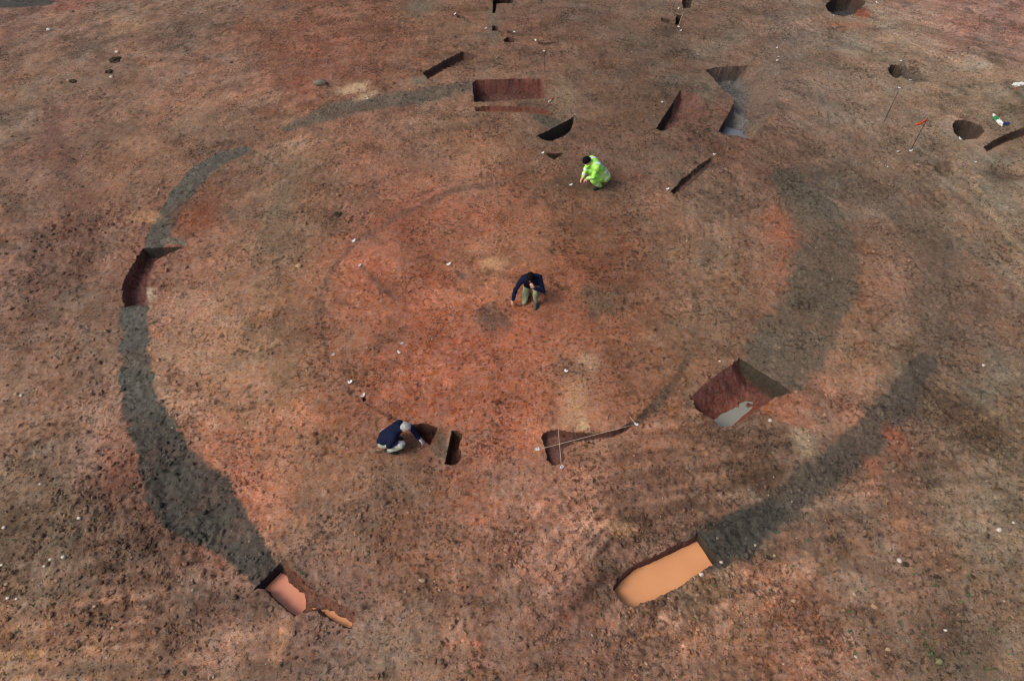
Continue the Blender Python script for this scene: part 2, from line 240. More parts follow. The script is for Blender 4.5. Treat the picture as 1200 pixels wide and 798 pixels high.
def soil_col(x, y):
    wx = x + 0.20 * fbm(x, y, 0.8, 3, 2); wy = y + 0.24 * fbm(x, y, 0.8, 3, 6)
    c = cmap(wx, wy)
    # natural mottling
    far = np.clip((y - 9) / 12, 0, 1)
    reg = .45 + .55 * sstep(-.5, .6, fbm(x, y, 3.2, 2, 14)); reg2 = .3 + .7 * sstep(-.4, .6, fbm(x, y, 2.6, 2, 10))
    crisp = sstep(.12, .42, fbm(x, y, .34, 5, 1, .78)); pale = sstep(.22, .6, fbm(x, y, .46, 5, 4, .78))
    crisp = np.maximum(crisp, far * sstep(.10, .40, fbm(x, y, .62, 5, 11, .75)))
    blot = sstep(.08, .50, fbm(x, y, 1.7, 6, 6, .68)); tan = sstep(.10, .55, fbm(x, y, 2.1, 6, 12, .66))
    L = (1 + 0.20 * fbm(x, y, 0.9, 5, 3, .68) + 0.12 * fbm(x, y, 0.28, 4, 7, .7)) * (1.06 - .22 * damp(x, y)) * (1 - (.20 + .14 * far) * crisp * reg) * (1 + .18 * pale * reg2) * (1.03 - .22 * blot) * (1 + .15 * tan)
    # scrape lines left by the machine, running round the ring
    q = at2(590, 400); dx, dy = x - q[0], y - q[1]; rr = np.hypot(dx, dy); u = np.arctan2(dy, dx) * 8.5
    sm = sstep(4.6, 7.0, rr) * sstep(-.25, .5, fbm(x, y, 2.4, 3, 9))
    L = L * (1 + sm * (.15 * vn(u / 9, rr, .13, 2) + .15 * vn(u / 12, rr, .33, 8)))
    hue = 0.12 * fbm(x, y, 0.7, 4, 11, .65) + 0.06 * vn(x, y, .16, 4)
    hue = hue + .10 * fbm(x, y, 1.5, 5, 7, .65) - .10 * tan * sstep(5, 8, rr)
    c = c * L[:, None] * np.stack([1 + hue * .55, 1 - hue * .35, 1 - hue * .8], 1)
    for px, py, r, dv, ca, ha in STREAK:
        q = at2(px, py); e = at2(px + dv[0] * .1, py + dv[1] * .1) - q; e /= np.linalg.norm(e)
        m = np.exp(-((x - q[0]) ** 2 + (y - q[1]) ** 2) / (r * r)); s = m > 0.03
        u = (x[s] * e[0] + y[s] * e[1]); v = (-x[s] * e[1] + y[s] * e[0])
        c[s] *= (1 + m[s] * ca * 1.3 * (vn(u / 8, v, 0.10, 8) + .7 * vn(u / 9, v, 0.24, 9)))[:, None]
    for b in BANDS:
        m = band_mask(x, y, b) * b[3]
        s = m > 0.004
        m[s] *= np.clip(1 - .28 * fbm(x[s], y[s], .5, 4, 12, .7) * (1.6 if 'gully' in b[0] else .6), 0, 1)
        tone = lin(b[2]) * SOIL_GAIN * np.ones((int(s.sum()), 3))
        if b[0] == 'west_lower': tone = tone * (1 + .45 * sstep(at2(165, 520)[1], at2(165, 450)[1], y[s]))[:, None]
        tex = 1 + 0.34 * fbm(x[s], y[s], 0.22, 5, 9, .78) + 0.16 * fbm(x[s], y[s], 1.0, 3, 4) + 0.14 * vn(x[s], y[s], 0.06, 3)
        c[s] = c[s] * (1 - m[s][:, None]) + m[s][:, None] * tone * tex[:, None]
    for px, py, rx, ry, rot, colr, st, so in PATCH:
        q = at2(px, py); rxm = rx / scl(py); rym = abs(at2(px, py - ry)[1] - q[1])
        rad = max(rxm, rym) * 2 + .2
        s = (np.abs(x - q[0]) < rad) & (np.abs(y - q[1]) < rad)
        if not s.any(): continue
        ca, sa = math.cos(-R(rot)), math.sin(-R(rot))
        dx, dy = x[s] - q[0], (y[s] - q[1]) * rxm / rym * (1 if rot == 0 else 1)
        if rot:
            dy = dy * rym / rxm; k = rym / rxm * ry and 1
            fx_, fy_ = dx * scl(py), dy * (ry / rym)
            dx, dy = (fx_ * ca - fy_ * sa) / rx, (fx_ * sa + fy_ * ca) / ry
        else:
            dx, dy = dx / rxm, dy / rxm
        rr = np.hypot(dx, dy) + 0.42 * fbm(x[s], y[s], max(.14, rxm * .7), 4, 10, .7)
        m = st * (1 - sstep(1 - so, 1 + so, rr))
        tex = 1 + 0.14 * fbm(x[s], y[s], 0.2, 3, 9)
        c[s] = c[s] * (1 - m[:, None]) + m[:, None] * lin(colr) * SOIL_GAIN * tex[:, None]
    # darker damp crumbs and a few pale flecks
    dk = sstep(.50, .82, vn(x, y, 0.075, 14)) * sstep(-.3, .7, fbm(x, y, 1.1, 2, 13))
    c = c * (1 - .50 * dk)[:, None]
    dk2 = sstep(.55, .8, vn(x, y, 0.17, 15)) * sstep(0, .8, fbm(x, y, 1.7, 2, 1))
    c = c * (1 - .32 * dk2)[:, None]
    pl = sstep(.62, .9, vn(x, y, 0.085, 1)) * sstep(-.1, .8, fbm(x, y, 1.4, 2, 5))
    c = c * (1 + .40 * pl)[:, None]
    return np.clip(c, 0.004, 0.9)

# ------------------------------------------------------------------ materials
def nmat(name):
    m = bpy.data.materials.new(name); m.use_nodes = True
    return m, m.node_tree, m.node_tree.nodes['Principled BSDF']
def node(nt, t, **kw):
    n = nt.nodes.new(t)
    for k, v in kw.items():
        if k.startswith('i_'): n.inputs[k[2:].replace('_', ' ')].default_value = v
        else: setattr(n, k, v)
    return n
def soil_material(name, grain=1.0, bump=0.55, rough=0.92):
    m, nt, bs = nmat(name); L = nt.links.new
    geo = node(nt, 'ShaderNodeNewGeometry')
    a = node(nt, 'ShaderNodeAttribute', attribute_name='soil')
    n1 = node(nt, 'ShaderNodeTexNoise', i_Scale=16.0, i_Detail=6.0, i_Roughness=0.72); L(geo.outputs['Position'], n1.inputs['Vector'])
    n2 = node(nt, 'ShaderNodeTexNoise', i_Scale=48.0, i_Detail=4.0, i_Roughness=0.65); L(geo.outputs['Position'], n2.inputs['Vector'])
    n3 = node(nt, 'ShaderNodeTexNoise', i_Scale=9.0, i_Detail=5.0, i_Roughness=0.7); L(geo.outputs['Position'], n3.inputs['Vector'])
    r1 = node(nt, 'ShaderNodeMapRange'); r1.inputs['From Min'].default_value = .34; r1.inputs['From Max'].default_value = .66
    r1.inputs['To Min'].default_value = 1 - .24 * grain; r1.inputs['To Max'].default_value = 1 + .24 * grain; L(n1.outputs['Fac'], r1.inputs['Value'])
    r2 = node(nt, 'ShaderNodeMapRange'); r2.inputs['From Min'].default_value = .35; r2.inputs['From Max'].default_value = .65
    r2.inputs['To Min'].default_value = 1 - .24 * grain; r2.inputs['To Max'].default_value = 1 + .24 * grain; L(n2.outputs['Fac'], r2.inputs['Value'])
    mu = node(nt, 'ShaderNodeMath', operation='MULTIPLY'); L(r1.outputs[0], mu.inputs[0]); L(r2.outputs[0], mu.inputs[1])
    vm = node(nt, 'ShaderNodeVectorMath', operation='SCALE'); L(a.outputs['Color'], vm.inputs[0]); L(mu.outputs[0], vm.inputs['Scale'])
    n4 = node(nt, 'ShaderNodeTexNoise', i_Scale=11.0, i_Detail=5.0, i_Roughness=0.62); L(geo.outputs['Position'], n4.inputs['Vector'])
    n5 = node(nt, 'ShaderNodeTexNoise', i_Scale=1.1, i_Detail=3.0); L(geo.outputs['Position'], n5.inputs['Vector'])
    ad = node(nt, 'ShaderNodeMath', operation='MULTIPLY_ADD'); L(n5.outputs['Fac'], ad.inputs[0]); ad.inputs[1].default_value = .45; L(n4.outputs['Fac'], ad.inputs[2])
    r4 = node(nt, 'ShaderNodeMapRange'); L(ad.outputs[0], r4.inputs['Value'])
    r4.inputs['From Min'].default_value = .585; r4.inputs['From Max'].default_value = .635; r4.inputs['To Min'].default_value = 1 - .52 * grain; r4.inputs['To Max'].default_value = 1.05
    v4 = node(nt, 'ShaderNodeVectorMath', operation='SCALE'); L(vm.outputs[0], v4.inputs[0]); L(r4.outputs[0], v4.inputs['Scale'])
    n6 = node(nt, 'ShaderNodeTexNoise', i_Scale=19.0, i_Detail=3.0, i_Roughness=0.55); L(geo.outputs['Position'], n6.inputs['Vector'])
    n7 = node(nt, 'ShaderNodeTexNoise', i_Scale=.8, i_Detail=3.0); mp7 = node(nt, 'ShaderNodeVectorMath', operation='ADD'); mp7.inputs[1].default_value = (31, 17, 5); L(geo.outputs['Position'], mp7.inputs[0]); L(mp7.outputs[0], n7.inputs['Vector'])
    a6 = node(nt, 'ShaderNodeMath', operation='MULTIPLY_ADD'); L(n7.outputs['Fac'], a6.inputs[0]); a6.inputs[1].default_value = .4; L(n6.outputs['Fac'], a6.inputs[2])
    r6 = node(nt, 'ShaderNodeMapRange'); L(a6.outputs[0], r6.inputs['Value'])
    r6.inputs['From Min'].default_value = .555; r6.inputs['From Max'].default_value = .60; r6.inputs['To Min'].default_value = 1 - .50 * grain; r6.inputs['To Max'].default_value = 1.03
    v6 = node(nt, 'ShaderNodeVectorMath', operation='SCALE'); L(v4.outputs[0], v6.inputs[0]); L(r6.outputs[0], v6.inputs['Scale'])
    vm = v6
    # hue drift between grey-brown and red
    hs = node(nt, 'ShaderNodeHueSaturation'); L(vm.outputs[0], hs.inputs['Color'])
    r3 = node(nt, 'ShaderNodeMapRange'); r3.inputs['From Min'].default_value = .3; r3.inputs['From Max'].default_value = .7
    r3.inputs['To Min'].default_value = .76; r3.inputs['To Max'].default_value = 1.16; L(n3.outputs['Fac'], r3.inputs['Value']); L(r3.outputs[0], hs.inputs['Saturation'])
    L(hs.outputs['Color'], bs.inputs['Base Color'])
    bs.inputs['Roughness'].default_value = rough; bs.inputs['Specular IOR Level'].default_value = 0.25
    b1 = node(nt, 'ShaderNodeBump', i_Strength=bump, i_Distance=0.03); L(n1.outputs['Fac'], b1.inputs['Height'])
    b2 = node(nt, 'ShaderNodeBump', i_Strength=bump, i_Distance=0.012); L(n2.outputs['Fac'], b2.inputs['Height']); L(b1.outputs[0], b2.inputs['Normal'])
    L(b2.outputs[0], bs.inputs['Normal'])
    return m
M_SOIL = soil_material('red_soil')
M_PIT = soil_material('cut_soil', 0.8, 0.5, 0.85)
def plain(name, rgb, rough=.7, var=.15, scale=40, spec=.3, bump=0.0, linear=False):
    m, nt, bs = nmat(name); L = nt.links.new
    c = np.array(rgb, float) if linear else lin(rgb)
    tc = node(nt, 'ShaderNodeTexCoord'); n = node(nt, 'ShaderNodeTexNoise', i_Scale=float(scale), i_Detail=5.0); L(tc.outputs['Object'], n.inputs['Vector'])
    cr = node(nt, 'ShaderNodeValToRGB'); L(n.outputs['Fac'], cr.inputs[0])
    cr.color_ramp.elements[0].position = .3; cr.color_ramp.elements[1].position = .7
    cr.color_ramp.elements[0].color = (*np.clip(c * (1 - var), 0, 1), 1); cr.color_ramp.elements[1].color = (*np.clip(c * (1 + var), 0, 1), 1)
    L(cr.outputs[0], bs.inputs['Base Color']); bs.inputs['Roughness'].default_value = rough; bs.inputs['Specular IOR Level'].default_value = spec
    if bump:
        b = node(nt, 'ShaderNodeBump', i_Strength=bump, i_Distance=.01); L(n.outputs['Fac'], b.inputs['Height']); L(b.outputs[0], bs.inputs['Normal'])
    return m
def water_material(name, rgb, rough=.06):
    m, nt, bs = nmat(name); L = nt.links.new
    geo = node(nt, 'ShaderNodeNewGeometry'); n = node(nt, 'ShaderNodeTexNoise', i_Scale=1.1, i_Detail=4.0); L(geo.outputs['Position'], n.inputs['Vector'])
    c = lin(rgb); cr = node(nt, 'ShaderNodeValToRGB'); L(n.outputs['Fac'], cr.inputs[0])
    cr.color_ramp.elements[0].position = .3; cr.color_ramp.elements[1].position = .7
    cr.color_ramp.elements[0].color = (*(c * np.array([.90, .86, .84])), 1); cr.color_ramp.elements[1].color = (*np.clip(c * np.array([1.05, 1.08, 1.08]), 0, .95), 1)
    n2 = node(nt, 'ShaderNodeTexNoise', i_Scale=14.0, i_Detail=2.0); L(geo.outputs['Position'], n2.inputs['Vector']); b = node(nt, 'ShaderNodeBump', i_Strength=.06, i_Distance=.01); L(n2.outputs['Fac'], b.inputs['Height']); L(b.outputs[0], bs.inputs['Normal'])
    L(cr.outputs[0], bs.inputs['Base Color']); bs.inputs['Roughness'].default_value = rough; bs.inputs['IOR'].default_value = 1.33
    return m

# ------------------------------------------------------------------ objects
def tag(o, label=None, cat=None, group=None, kind=None):
    if label: o['label'] = label
    if cat: o['category'] = cat
    if group: o['group'] = group
    if kind: o['kind'] = kind
    return o
def link_mesh(name, me, mat, parent=None):
    o = bpy.data.objects.new(name, me); COL.objects.link(o)
    if mat: me.materials.append(mat)
    if parent: o.parent = parent
    return o
def empty(name, loc=(0, 0, 0), rz=0.0):
    o = bpy.data.objects.new(name, None); COL.objects.link(o); o.empty_display_size = .1
    o.location = loc; o.rotation_euler = (0, 0, rz); return o
def np_mesh(name, V, tris=None, quads=None, cols=None, smooth=True):
    me = bpy.data.meshes.new(name)
    nt = 0 if tris is None else len(tris); nq = 0 if quads is None else len(quads)
    me.vertices.add(len(V)); me.vertices.foreach_set('co', np.asarray(V, np.float32).ravel())
    me.loops.add(nt * 3 + nq * 4); me.polygons.add(nt + nq)
    idx = np.concatenate(([] if not nq else np.asarray(quads).ravel(), [] if not nt else np.asarray(tris).ravel())).astype(np.int32)
    me.loops.foreach_set('vertex_index', idx)
    tot = np.concatenate((np.full(nq, 4), np.full(nt, 3))).astype(np.int32); st = np.concatenate(([0], np.cumsum(tot)[:-1])).astype(np.int32)
    me.polygons.foreach_set('loop_start', st)
    me.polygons.foreach_set('use_smooth', np.full(nt + nq, smooth))
    me.update(calc_edges=True)
    if cols is not None:
        at_ = me.color_attributes.new('soil', 'FLOAT_COLOR', 'POINT')
        at_.data.foreach_set('color', np.concatenate((cols, np.ones((len(cols), 1))), 1).astype(np.float32).ravel())
    return me
def compact(V, cols, tris, quads):
    used = np.unique(np.concatenate((tris.ravel(), quads.ravel()))); mp = np.full(len(V), -1); mp[used] = np.arange(len(used))
    return V[used], cols[used], mp[tris], mp[quads]

# ------------------------------------------------------------------ the cuts: trenches, ditch sections, post-holes
# name, label, category, rim (photo points; third value = slope width in m of the side that starts there, fourth 'f' = upright section face), depth, floor colour, side colour, face colour
S = .04
PITS = [
 ('ring_ditch_section', 'ditch section with sheer grey face and milky water on its floor, inside the eastern ring', 'trench',
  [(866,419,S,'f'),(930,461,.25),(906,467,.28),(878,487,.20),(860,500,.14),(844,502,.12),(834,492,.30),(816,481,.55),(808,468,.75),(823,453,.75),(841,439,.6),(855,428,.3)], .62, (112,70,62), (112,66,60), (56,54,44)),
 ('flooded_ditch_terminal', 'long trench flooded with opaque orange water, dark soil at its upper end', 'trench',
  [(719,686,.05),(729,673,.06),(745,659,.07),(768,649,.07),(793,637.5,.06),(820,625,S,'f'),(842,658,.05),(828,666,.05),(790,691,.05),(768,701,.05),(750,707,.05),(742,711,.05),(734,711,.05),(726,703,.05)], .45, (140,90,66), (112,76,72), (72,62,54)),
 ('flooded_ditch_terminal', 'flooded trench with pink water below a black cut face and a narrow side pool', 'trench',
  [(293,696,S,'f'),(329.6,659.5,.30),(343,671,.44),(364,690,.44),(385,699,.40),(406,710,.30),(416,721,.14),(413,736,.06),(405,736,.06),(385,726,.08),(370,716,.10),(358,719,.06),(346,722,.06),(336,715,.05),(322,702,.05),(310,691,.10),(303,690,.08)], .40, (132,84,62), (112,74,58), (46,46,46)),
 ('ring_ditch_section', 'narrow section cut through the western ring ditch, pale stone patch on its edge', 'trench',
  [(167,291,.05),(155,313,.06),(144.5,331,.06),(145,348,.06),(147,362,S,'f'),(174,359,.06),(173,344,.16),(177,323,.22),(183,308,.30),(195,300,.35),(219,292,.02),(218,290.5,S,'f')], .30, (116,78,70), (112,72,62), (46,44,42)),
 ('rectangular_trench', 'wide rectangular trench with reddish back wall beside the string line', 'trench',
  [(553,100,.05),(559,95,.14),(585,94,.16),(612,93,.16),(635,94,.05),(637,106,.05),(638.5,116,.10),(598,119.5,.10),(556,121.5,.05)], .50, (96,62,56), (118,70,64), None),
 ('shallow_strip_cut', 'long shallow strip cut lying parallel to the wide rectangular trench', 'trench',
  [(556,127,.04),(575,125.5,.08),(600,126,.10),(630,128,.10),(643,130,.06),(645,137,.06),(622,134.5,.10),(590,133,.10),(557,132.5,.06)], .16, (126,82,66), (108,66,54), None),
 ('curving_trench', 'slim dark trench widening to its upper end above the northern ditch stain', 'trench',
  [(495,87,.06),(513,77,.07),(525,70,.07),(542.5,61,.08),(560,66,.06),(558,70,.08),(543,77,.12),(525,80.5,.10),(513,88,.10),(502,94,.04)], .24, (92,68,62), (84,60,54), None),
 ('slot', 'short pale-sided slot with a white tag at its upper end', 'slot',
  [(534,18,.04),(540,17.5,.05),(553,25.5,.05),(551,28,.06),(543,25,.06),(536,21,.05)], .13, (134,112,94), (92,74,62), None),
 ('post_hole', 'small square black hole beside the pair of short slots', 'hole',
  [(576.5,31,.03),(582.5,30.5,.03),(584,36,.03),(577,36.5,.03)], .45, (54,42,38), (60,46,40), None),
 ('slot', 'short brown slot running down from the small square hole', 'slot',
  [(584.5,34.5,.05),(592,39.5,.06),(590,41,.06),(584,37,.05)], .12, (118,92,74), (88,64,52), None),
 ('slot', 'tiny dark slot tipped by a white tag above the reddish pit', 'slot',
  [(594,36,.03),(600.5,37.5,.04),(600,39.6,.05),(595,39.5,.04)], .16, (96,66,56), (70,52,44), None),
 ('pit', 'small reddish rounded pit between the tiny slots and the wide trench', 'pit',
  [(589.5,48,.06),(595,43.5,.06),(601,45,.06),(605,47.5,.08),(602.5,51,.10),(593,50.5,.08)], .30, (112,56,44), (78,54,46), None),
 ('angled_trench', 'black sharp-cornered trench cut off by the top edge of the picture', 'trench',
  [(578,-10,.04),(601,-10,.04),(600.5,3.5,.05),(582,4.5,.05),(580.5,15,.04),(577,15.5,.04)], .50, (58,46,42), (52,42,38), None),
 ('slot', 'thin curved slot beside the tag above the string line', 'slot',
  [(630,49,.04),(640,50.3,.05),(652,49.5,.05),(646,52.5,.05),(638,53.5,.05),(632,52,.05)], .09, (96,70,56), (84,60,48), None),
 ('half_sectioned_pit', 'half-moon pit with black hollow below its straight upper face', 'pit',
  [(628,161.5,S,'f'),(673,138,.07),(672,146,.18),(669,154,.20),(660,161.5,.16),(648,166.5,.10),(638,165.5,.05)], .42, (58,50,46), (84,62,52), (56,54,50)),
 ('half_sectioned_pit', 'small D-shaped pit near the kneeling figure in bright green', 'pit',
  [(640,180.5,S,'f'),(659,179.5,.06),(658,183.5,.12),(650,187.5,.10),(643,184.5,.06)], .22, (76,56,46), (72,52,44), (54,44,38)),
 ('excavation_pit', 'sloping red scoop with a black undercut western edge', 'pit',
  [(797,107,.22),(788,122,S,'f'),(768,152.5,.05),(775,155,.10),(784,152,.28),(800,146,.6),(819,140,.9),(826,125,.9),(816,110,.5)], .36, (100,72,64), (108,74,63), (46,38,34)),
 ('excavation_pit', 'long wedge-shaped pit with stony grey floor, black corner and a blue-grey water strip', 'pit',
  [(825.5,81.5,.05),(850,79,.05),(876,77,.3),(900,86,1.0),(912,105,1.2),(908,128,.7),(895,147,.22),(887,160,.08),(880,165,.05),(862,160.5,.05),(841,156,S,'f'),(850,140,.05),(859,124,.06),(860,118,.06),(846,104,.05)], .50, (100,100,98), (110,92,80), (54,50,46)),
 ('diagonal_slot', 'diagonal dark slot between two white tags, below the red scoop', 'slot',
  [(834,184.5,.12),(824,191,.10),(812,199.5,.07),(800,208.5,.04),(786,224,.04),(789,227,.06),(802,221,.16),(815,210,.20),(829,197,.16),(836,187,.10)], .17, (110,80,68), (66,54,46), None),
 ('excavation_pit', 'dark-red sided pit beside the glove of the grey-haired digger', 'pit',
  [(483,499,.04),(494,497,.05),(504,498.5,.05),(513,501,.05),(509.5,510,.06),(505,521.5,.10),(498,519,.18),(489,511,.2)], .36, (92,54,44), (62,42,36), None),
 ('half_sectioned_pit', 'heart-shaped pit split by a pale straight ridge', 'pit',
  [(529.3,505,.03),(535,505,.04),(540,508,.04),(542,513.5,.04),(538.5,521,.04),(537.8,524,.04),(541,530,.05),(541.5,536,.05),(537,542.5,.06),(530,545.5,.06),(521,544.5,S,'f')], .30, (112,66,52), (66,46,38), (48,38,32)),
 ('entrance_cut', 'hooked shallow cut with a long tail, crossed by white string', 'trench',
  [(634,512,.05),(637,507,.05),(641,505,.05),(654,503,.08),(667,505.5,.12),(690,507,.14),(706,506,.10),(717,504.3,.07),(730,499.5,.06),(741,495,.05),(744.5,498.5,.05),(730,506.5,.07),(714,512.5,.12),(692,515,.2),(672,517,.35),(662,525,.35),(660,541,.2),(650,545,.10),(642,540,.08),(638.5,529,.06),(636.5,520,.05)], .19, (122,84,74), (88,58,50), None),
 ('stake_hole', 'tiny black round hole beside the hooked shallow cut', 'hole',
  [(688.5,518,.03),(690,516.8,.03),(691.8,517.8,.03),(691.5,520,.03),(689.5,520.6,.03)], .25, (50,40,36), (60,46,40), None),
 ('stake_hole', 'small dark hole with a white tag on its lip, near the grey-haired digger', 'hole',
  [(423.5,468,.03),(426,466,.03),(429.5,467,.03),(429.5,470,.03),(425.5,472,.03)], .25, (50,40,36), (60,46,40), None),
 ('post_hole', 'round black post-hole joined to a shallow grey hollow, ringed by tags', 'hole',
  [(1040.5,81,.06),(1044,77,.06),(1050,76.5,.06),(1056,79,.06),(1058.5,84,.08),(1056,90,.08),(1051,93,.05),(1045,90.5,.06),(1041.5,86,.06)], .75, (44,38,36), (64,52,46), None),
 ('pit', 'rounded deep pit with an orange eastern side near the orange flag', 'pit',
  [(1115,147,.07),(1120,142,.07),(1129,141.5,.08),(1140,144,.08),(1149,148.5,.2),(1153,155,.25),(1145,164,.18),(1130,165.5,.07),(1121,160,.06),(1116.5,154,.06)], .62, (44,46,50), (58,48,44), None),
 ('bank_trench', 'dark narrow trench running off the eastern edge of the picture', 'trench',
  [(1152,173,.10),(1166,163.5,.10),(1180,157,.12),(1200,151,.12),(1232,142,.12),(1234,150,.12),(1200,160.5,.15),(1180,167,.15),(1166,173,.15),(1155,179,.10)], .24, (84,64,52), (74,56,46), None),
 ('pit', 'bluish-black pit with a red rim at the top edge, right of centre', 'pit',
  [(967,7.5,.08),(972,2,.08),(982,-4,.08),(1000,-4,.10),(1015,2,.3),(1010,9,.4),(1003,17,.3),(988,20,.10),(977,18,.07),(970,13,.07)], .55, (62,66,70), (60,48,44), None),
 ('slot', 'short shallow slot left of the black slot with string', 'slot',
  [(774.5,21,.04),(780,21.5,.05),(786,22.8,.07),(784.5,28,.06),(779,26,.06),(774.5,24.8,.04)], .16, (96,76,62), (76,60,50), None),
 ('slot', 'narrow black slot under a short white string near the top edge', 'slot',
  [(793,17,.03),(799,18,.03),(796.2,28.3,.03),(791,29.3,.03)], .42, (44,36,32), (48,38,34), None),
 ('slot', 'dark upright-sided slot cut off by the top edge, above the string', 'slot',
  [(800,-8,.03),(812,-8,.04),(809.6,9,.04),(799.6,9,.03)], .30, (70,58,52), (56,46,42), None),
]
def in_poly(px, py, poly):
    x = np.asarray(px); y = np.asarray(py); c = np.zeros(x.shape, bool); j = len(poly) - 1
    for i in range(len(poly)):
        xi, yi = poly[i]; xj, yj = poly[j]
        if yi != yj:
            c ^= ((yi > y) != (yj > y)) & (x < (xj - xi) * (y - yi) / (yj - yi) + xi)
        j = i
    return c
def edge_d(x, y, a, b):
    d = b - a; t = np.clip(((x - a[0]) * d[0] + (y - a[1]) * d[1]) / max(d @ d, 1e-9), 0, 1)
    return np.hypot(x - a[0] - t * d[0], y - a[1] - t * d[1])
rimrng = np.random.RandomState(11)
pits = []
for nm, lab, cat, rim, depth, cf, cs, cface in PITS:
    corner = [at2(p[0], p[1]) for p in rim]
    area = sum(a[0] * b[1] - b[0] * a[1] for a, b in zip(corner, corner[1:] + corner[:1]))
    rim_l = list(rim)
    loop = []; ew = []; n = len(corner)
    for i in range(n):
        a, b = corner[i], corner[(i + 1) % n]; L = np.linalg.norm(b - a); k = max(1, int(L / 0.035))
        face = len(rim_l[i]) > 3
        nrm = np.array([-(b - a)[1], (b - a)[0]]) / max(L, 1e-6)
        wide = 0.0 if face else min(.022 if 'sheer grey' in lab else .05, .012 + .12 * rim_l[i][2])
        for q in range(k):
            t = q / k; p = a + (b - a) * t
            p = p + wide * math.sin(math.pi * min(t, 1 - t) * 2 if t in (0, 1) else math.pi / 2) * np.array([fbm(p[:1], p[1:], .32, 3, 3)[0], fbm(p[:1], p[1:], .32, 3, 9)[0]])
            amp = 0.004 if face else min(0.018, 0.012 + L * .01) * (0.35 if q == 0 else 1)
            loop.append(p + nrm * rimrng.normal() * amp * .7)
    loop = np.array(loop)
    # light smoothing so that the ragged edge stays plausible
    if area < 0: inward = -1
    else: inward = 1
    pits.append(dict(name=nm, label=lab, cat=cat, rim=rim_l, corner=corner, loop=loop, depth=depth, cf=cf, cs=cs, cface=cface, inward=inward,
                     bb=(loop[:, 0].min(), loop[:, 0].max(), loop[:, 1].min(), loop[:, 1].max())))

def pit_depth(p, x, y):
    """depth below the surface, share of upright face, and share of floor"""
    n = len(p['corner']); sh = np.ones(x.shape); facew = np.zeros(x.shape)
    for i in range(n):
        a, b = p['corner'][i], p['corner'][(i + 1) % n]; wdt = p['rim'][i][2]; face = len(p['rim'][i]) > 3
        d = edge_d(x, y, a, b)
        s = np.clip(d / max(wdt, .02), 0, 1)
        s = s if wdt <= .1 else s * (2 - s) * .6 + .4 * s * s * (3 - 2 * s)
        if wdt > .1 and 'flooded' in p['label']: s = .30 * np.clip(d / .03, 0, 1) + .70 * s
        sh = np.minimum(sh, s)
        if face: facew = np.maximum(facew, 1 - np.clip((d - .03) / .05, 0, 1))
    return p['depth'] * sh, facew, sh

# ------------------------------------------------------------------ the ground sheet with the cuts let into it
def axis(parts):
    out = [parts[0][0]]
    for a, b, s0, s1 in parts:
        L = b - a; n = max(1, int(round(L / (0.5 * (s0 + s1))))); t = np.arange(1, n + 1) / n
        f = (s0 * t + 0.5 * (s1 - s0) * t * t); out += list(a + L * f / f[-1])
    return np.array(out)
XS = axis([(-22, -9, .075, .030), (-9, 9, .030, .030), (9, 22, .030, .075)])
YS = axis([(0.6, 2.4, .06, .030), (2.4, 12, .030, .030), (12, 30, .030, .075)])
NX, NY = len(XS), len(YS)
gx, gy = np.meshgrid(XS, YS); gx = gx.ravel(); gy = gy.ravel()
cell_on = np.ones((NY - 1, NX - 1), bool)
blocks = []
for k, p in enumerate(pits):
    i0 = max(0, np.searchsorted(XS, p['bb'][0]) - 4); i1 = min(NX - 1, np.searchsorted(XS, p['bb'][1]) + 3)
    j0 = max(0, np.searchsorted(YS, p['bb'][2]) - 4); j1 = min(NY - 1, np.searchsorted(YS, p['bb'][3]) + 3)
    blocks.append([i0, i1, j0, j1, [k]])
merged = True
while merged:
    merged = False
    for a in range(len(blocks)):
        for b in range(a + 1, len(blocks)):
            A, B = blocks[a], blocks[b]
            if A[0] < B[1] and B[0] < A[1] and A[2] < B[3] and B[2] < A[3]:
                blocks[a] = [min(A[0], B[0]), max(A[1], B[1]), min(A[2], B[2]), max(A[3], B[3]), A[4] + B[4]]; del blocks[b]; merged = True; break
        if merged: break
extra = []; tri_out = []
NG = len(gx)
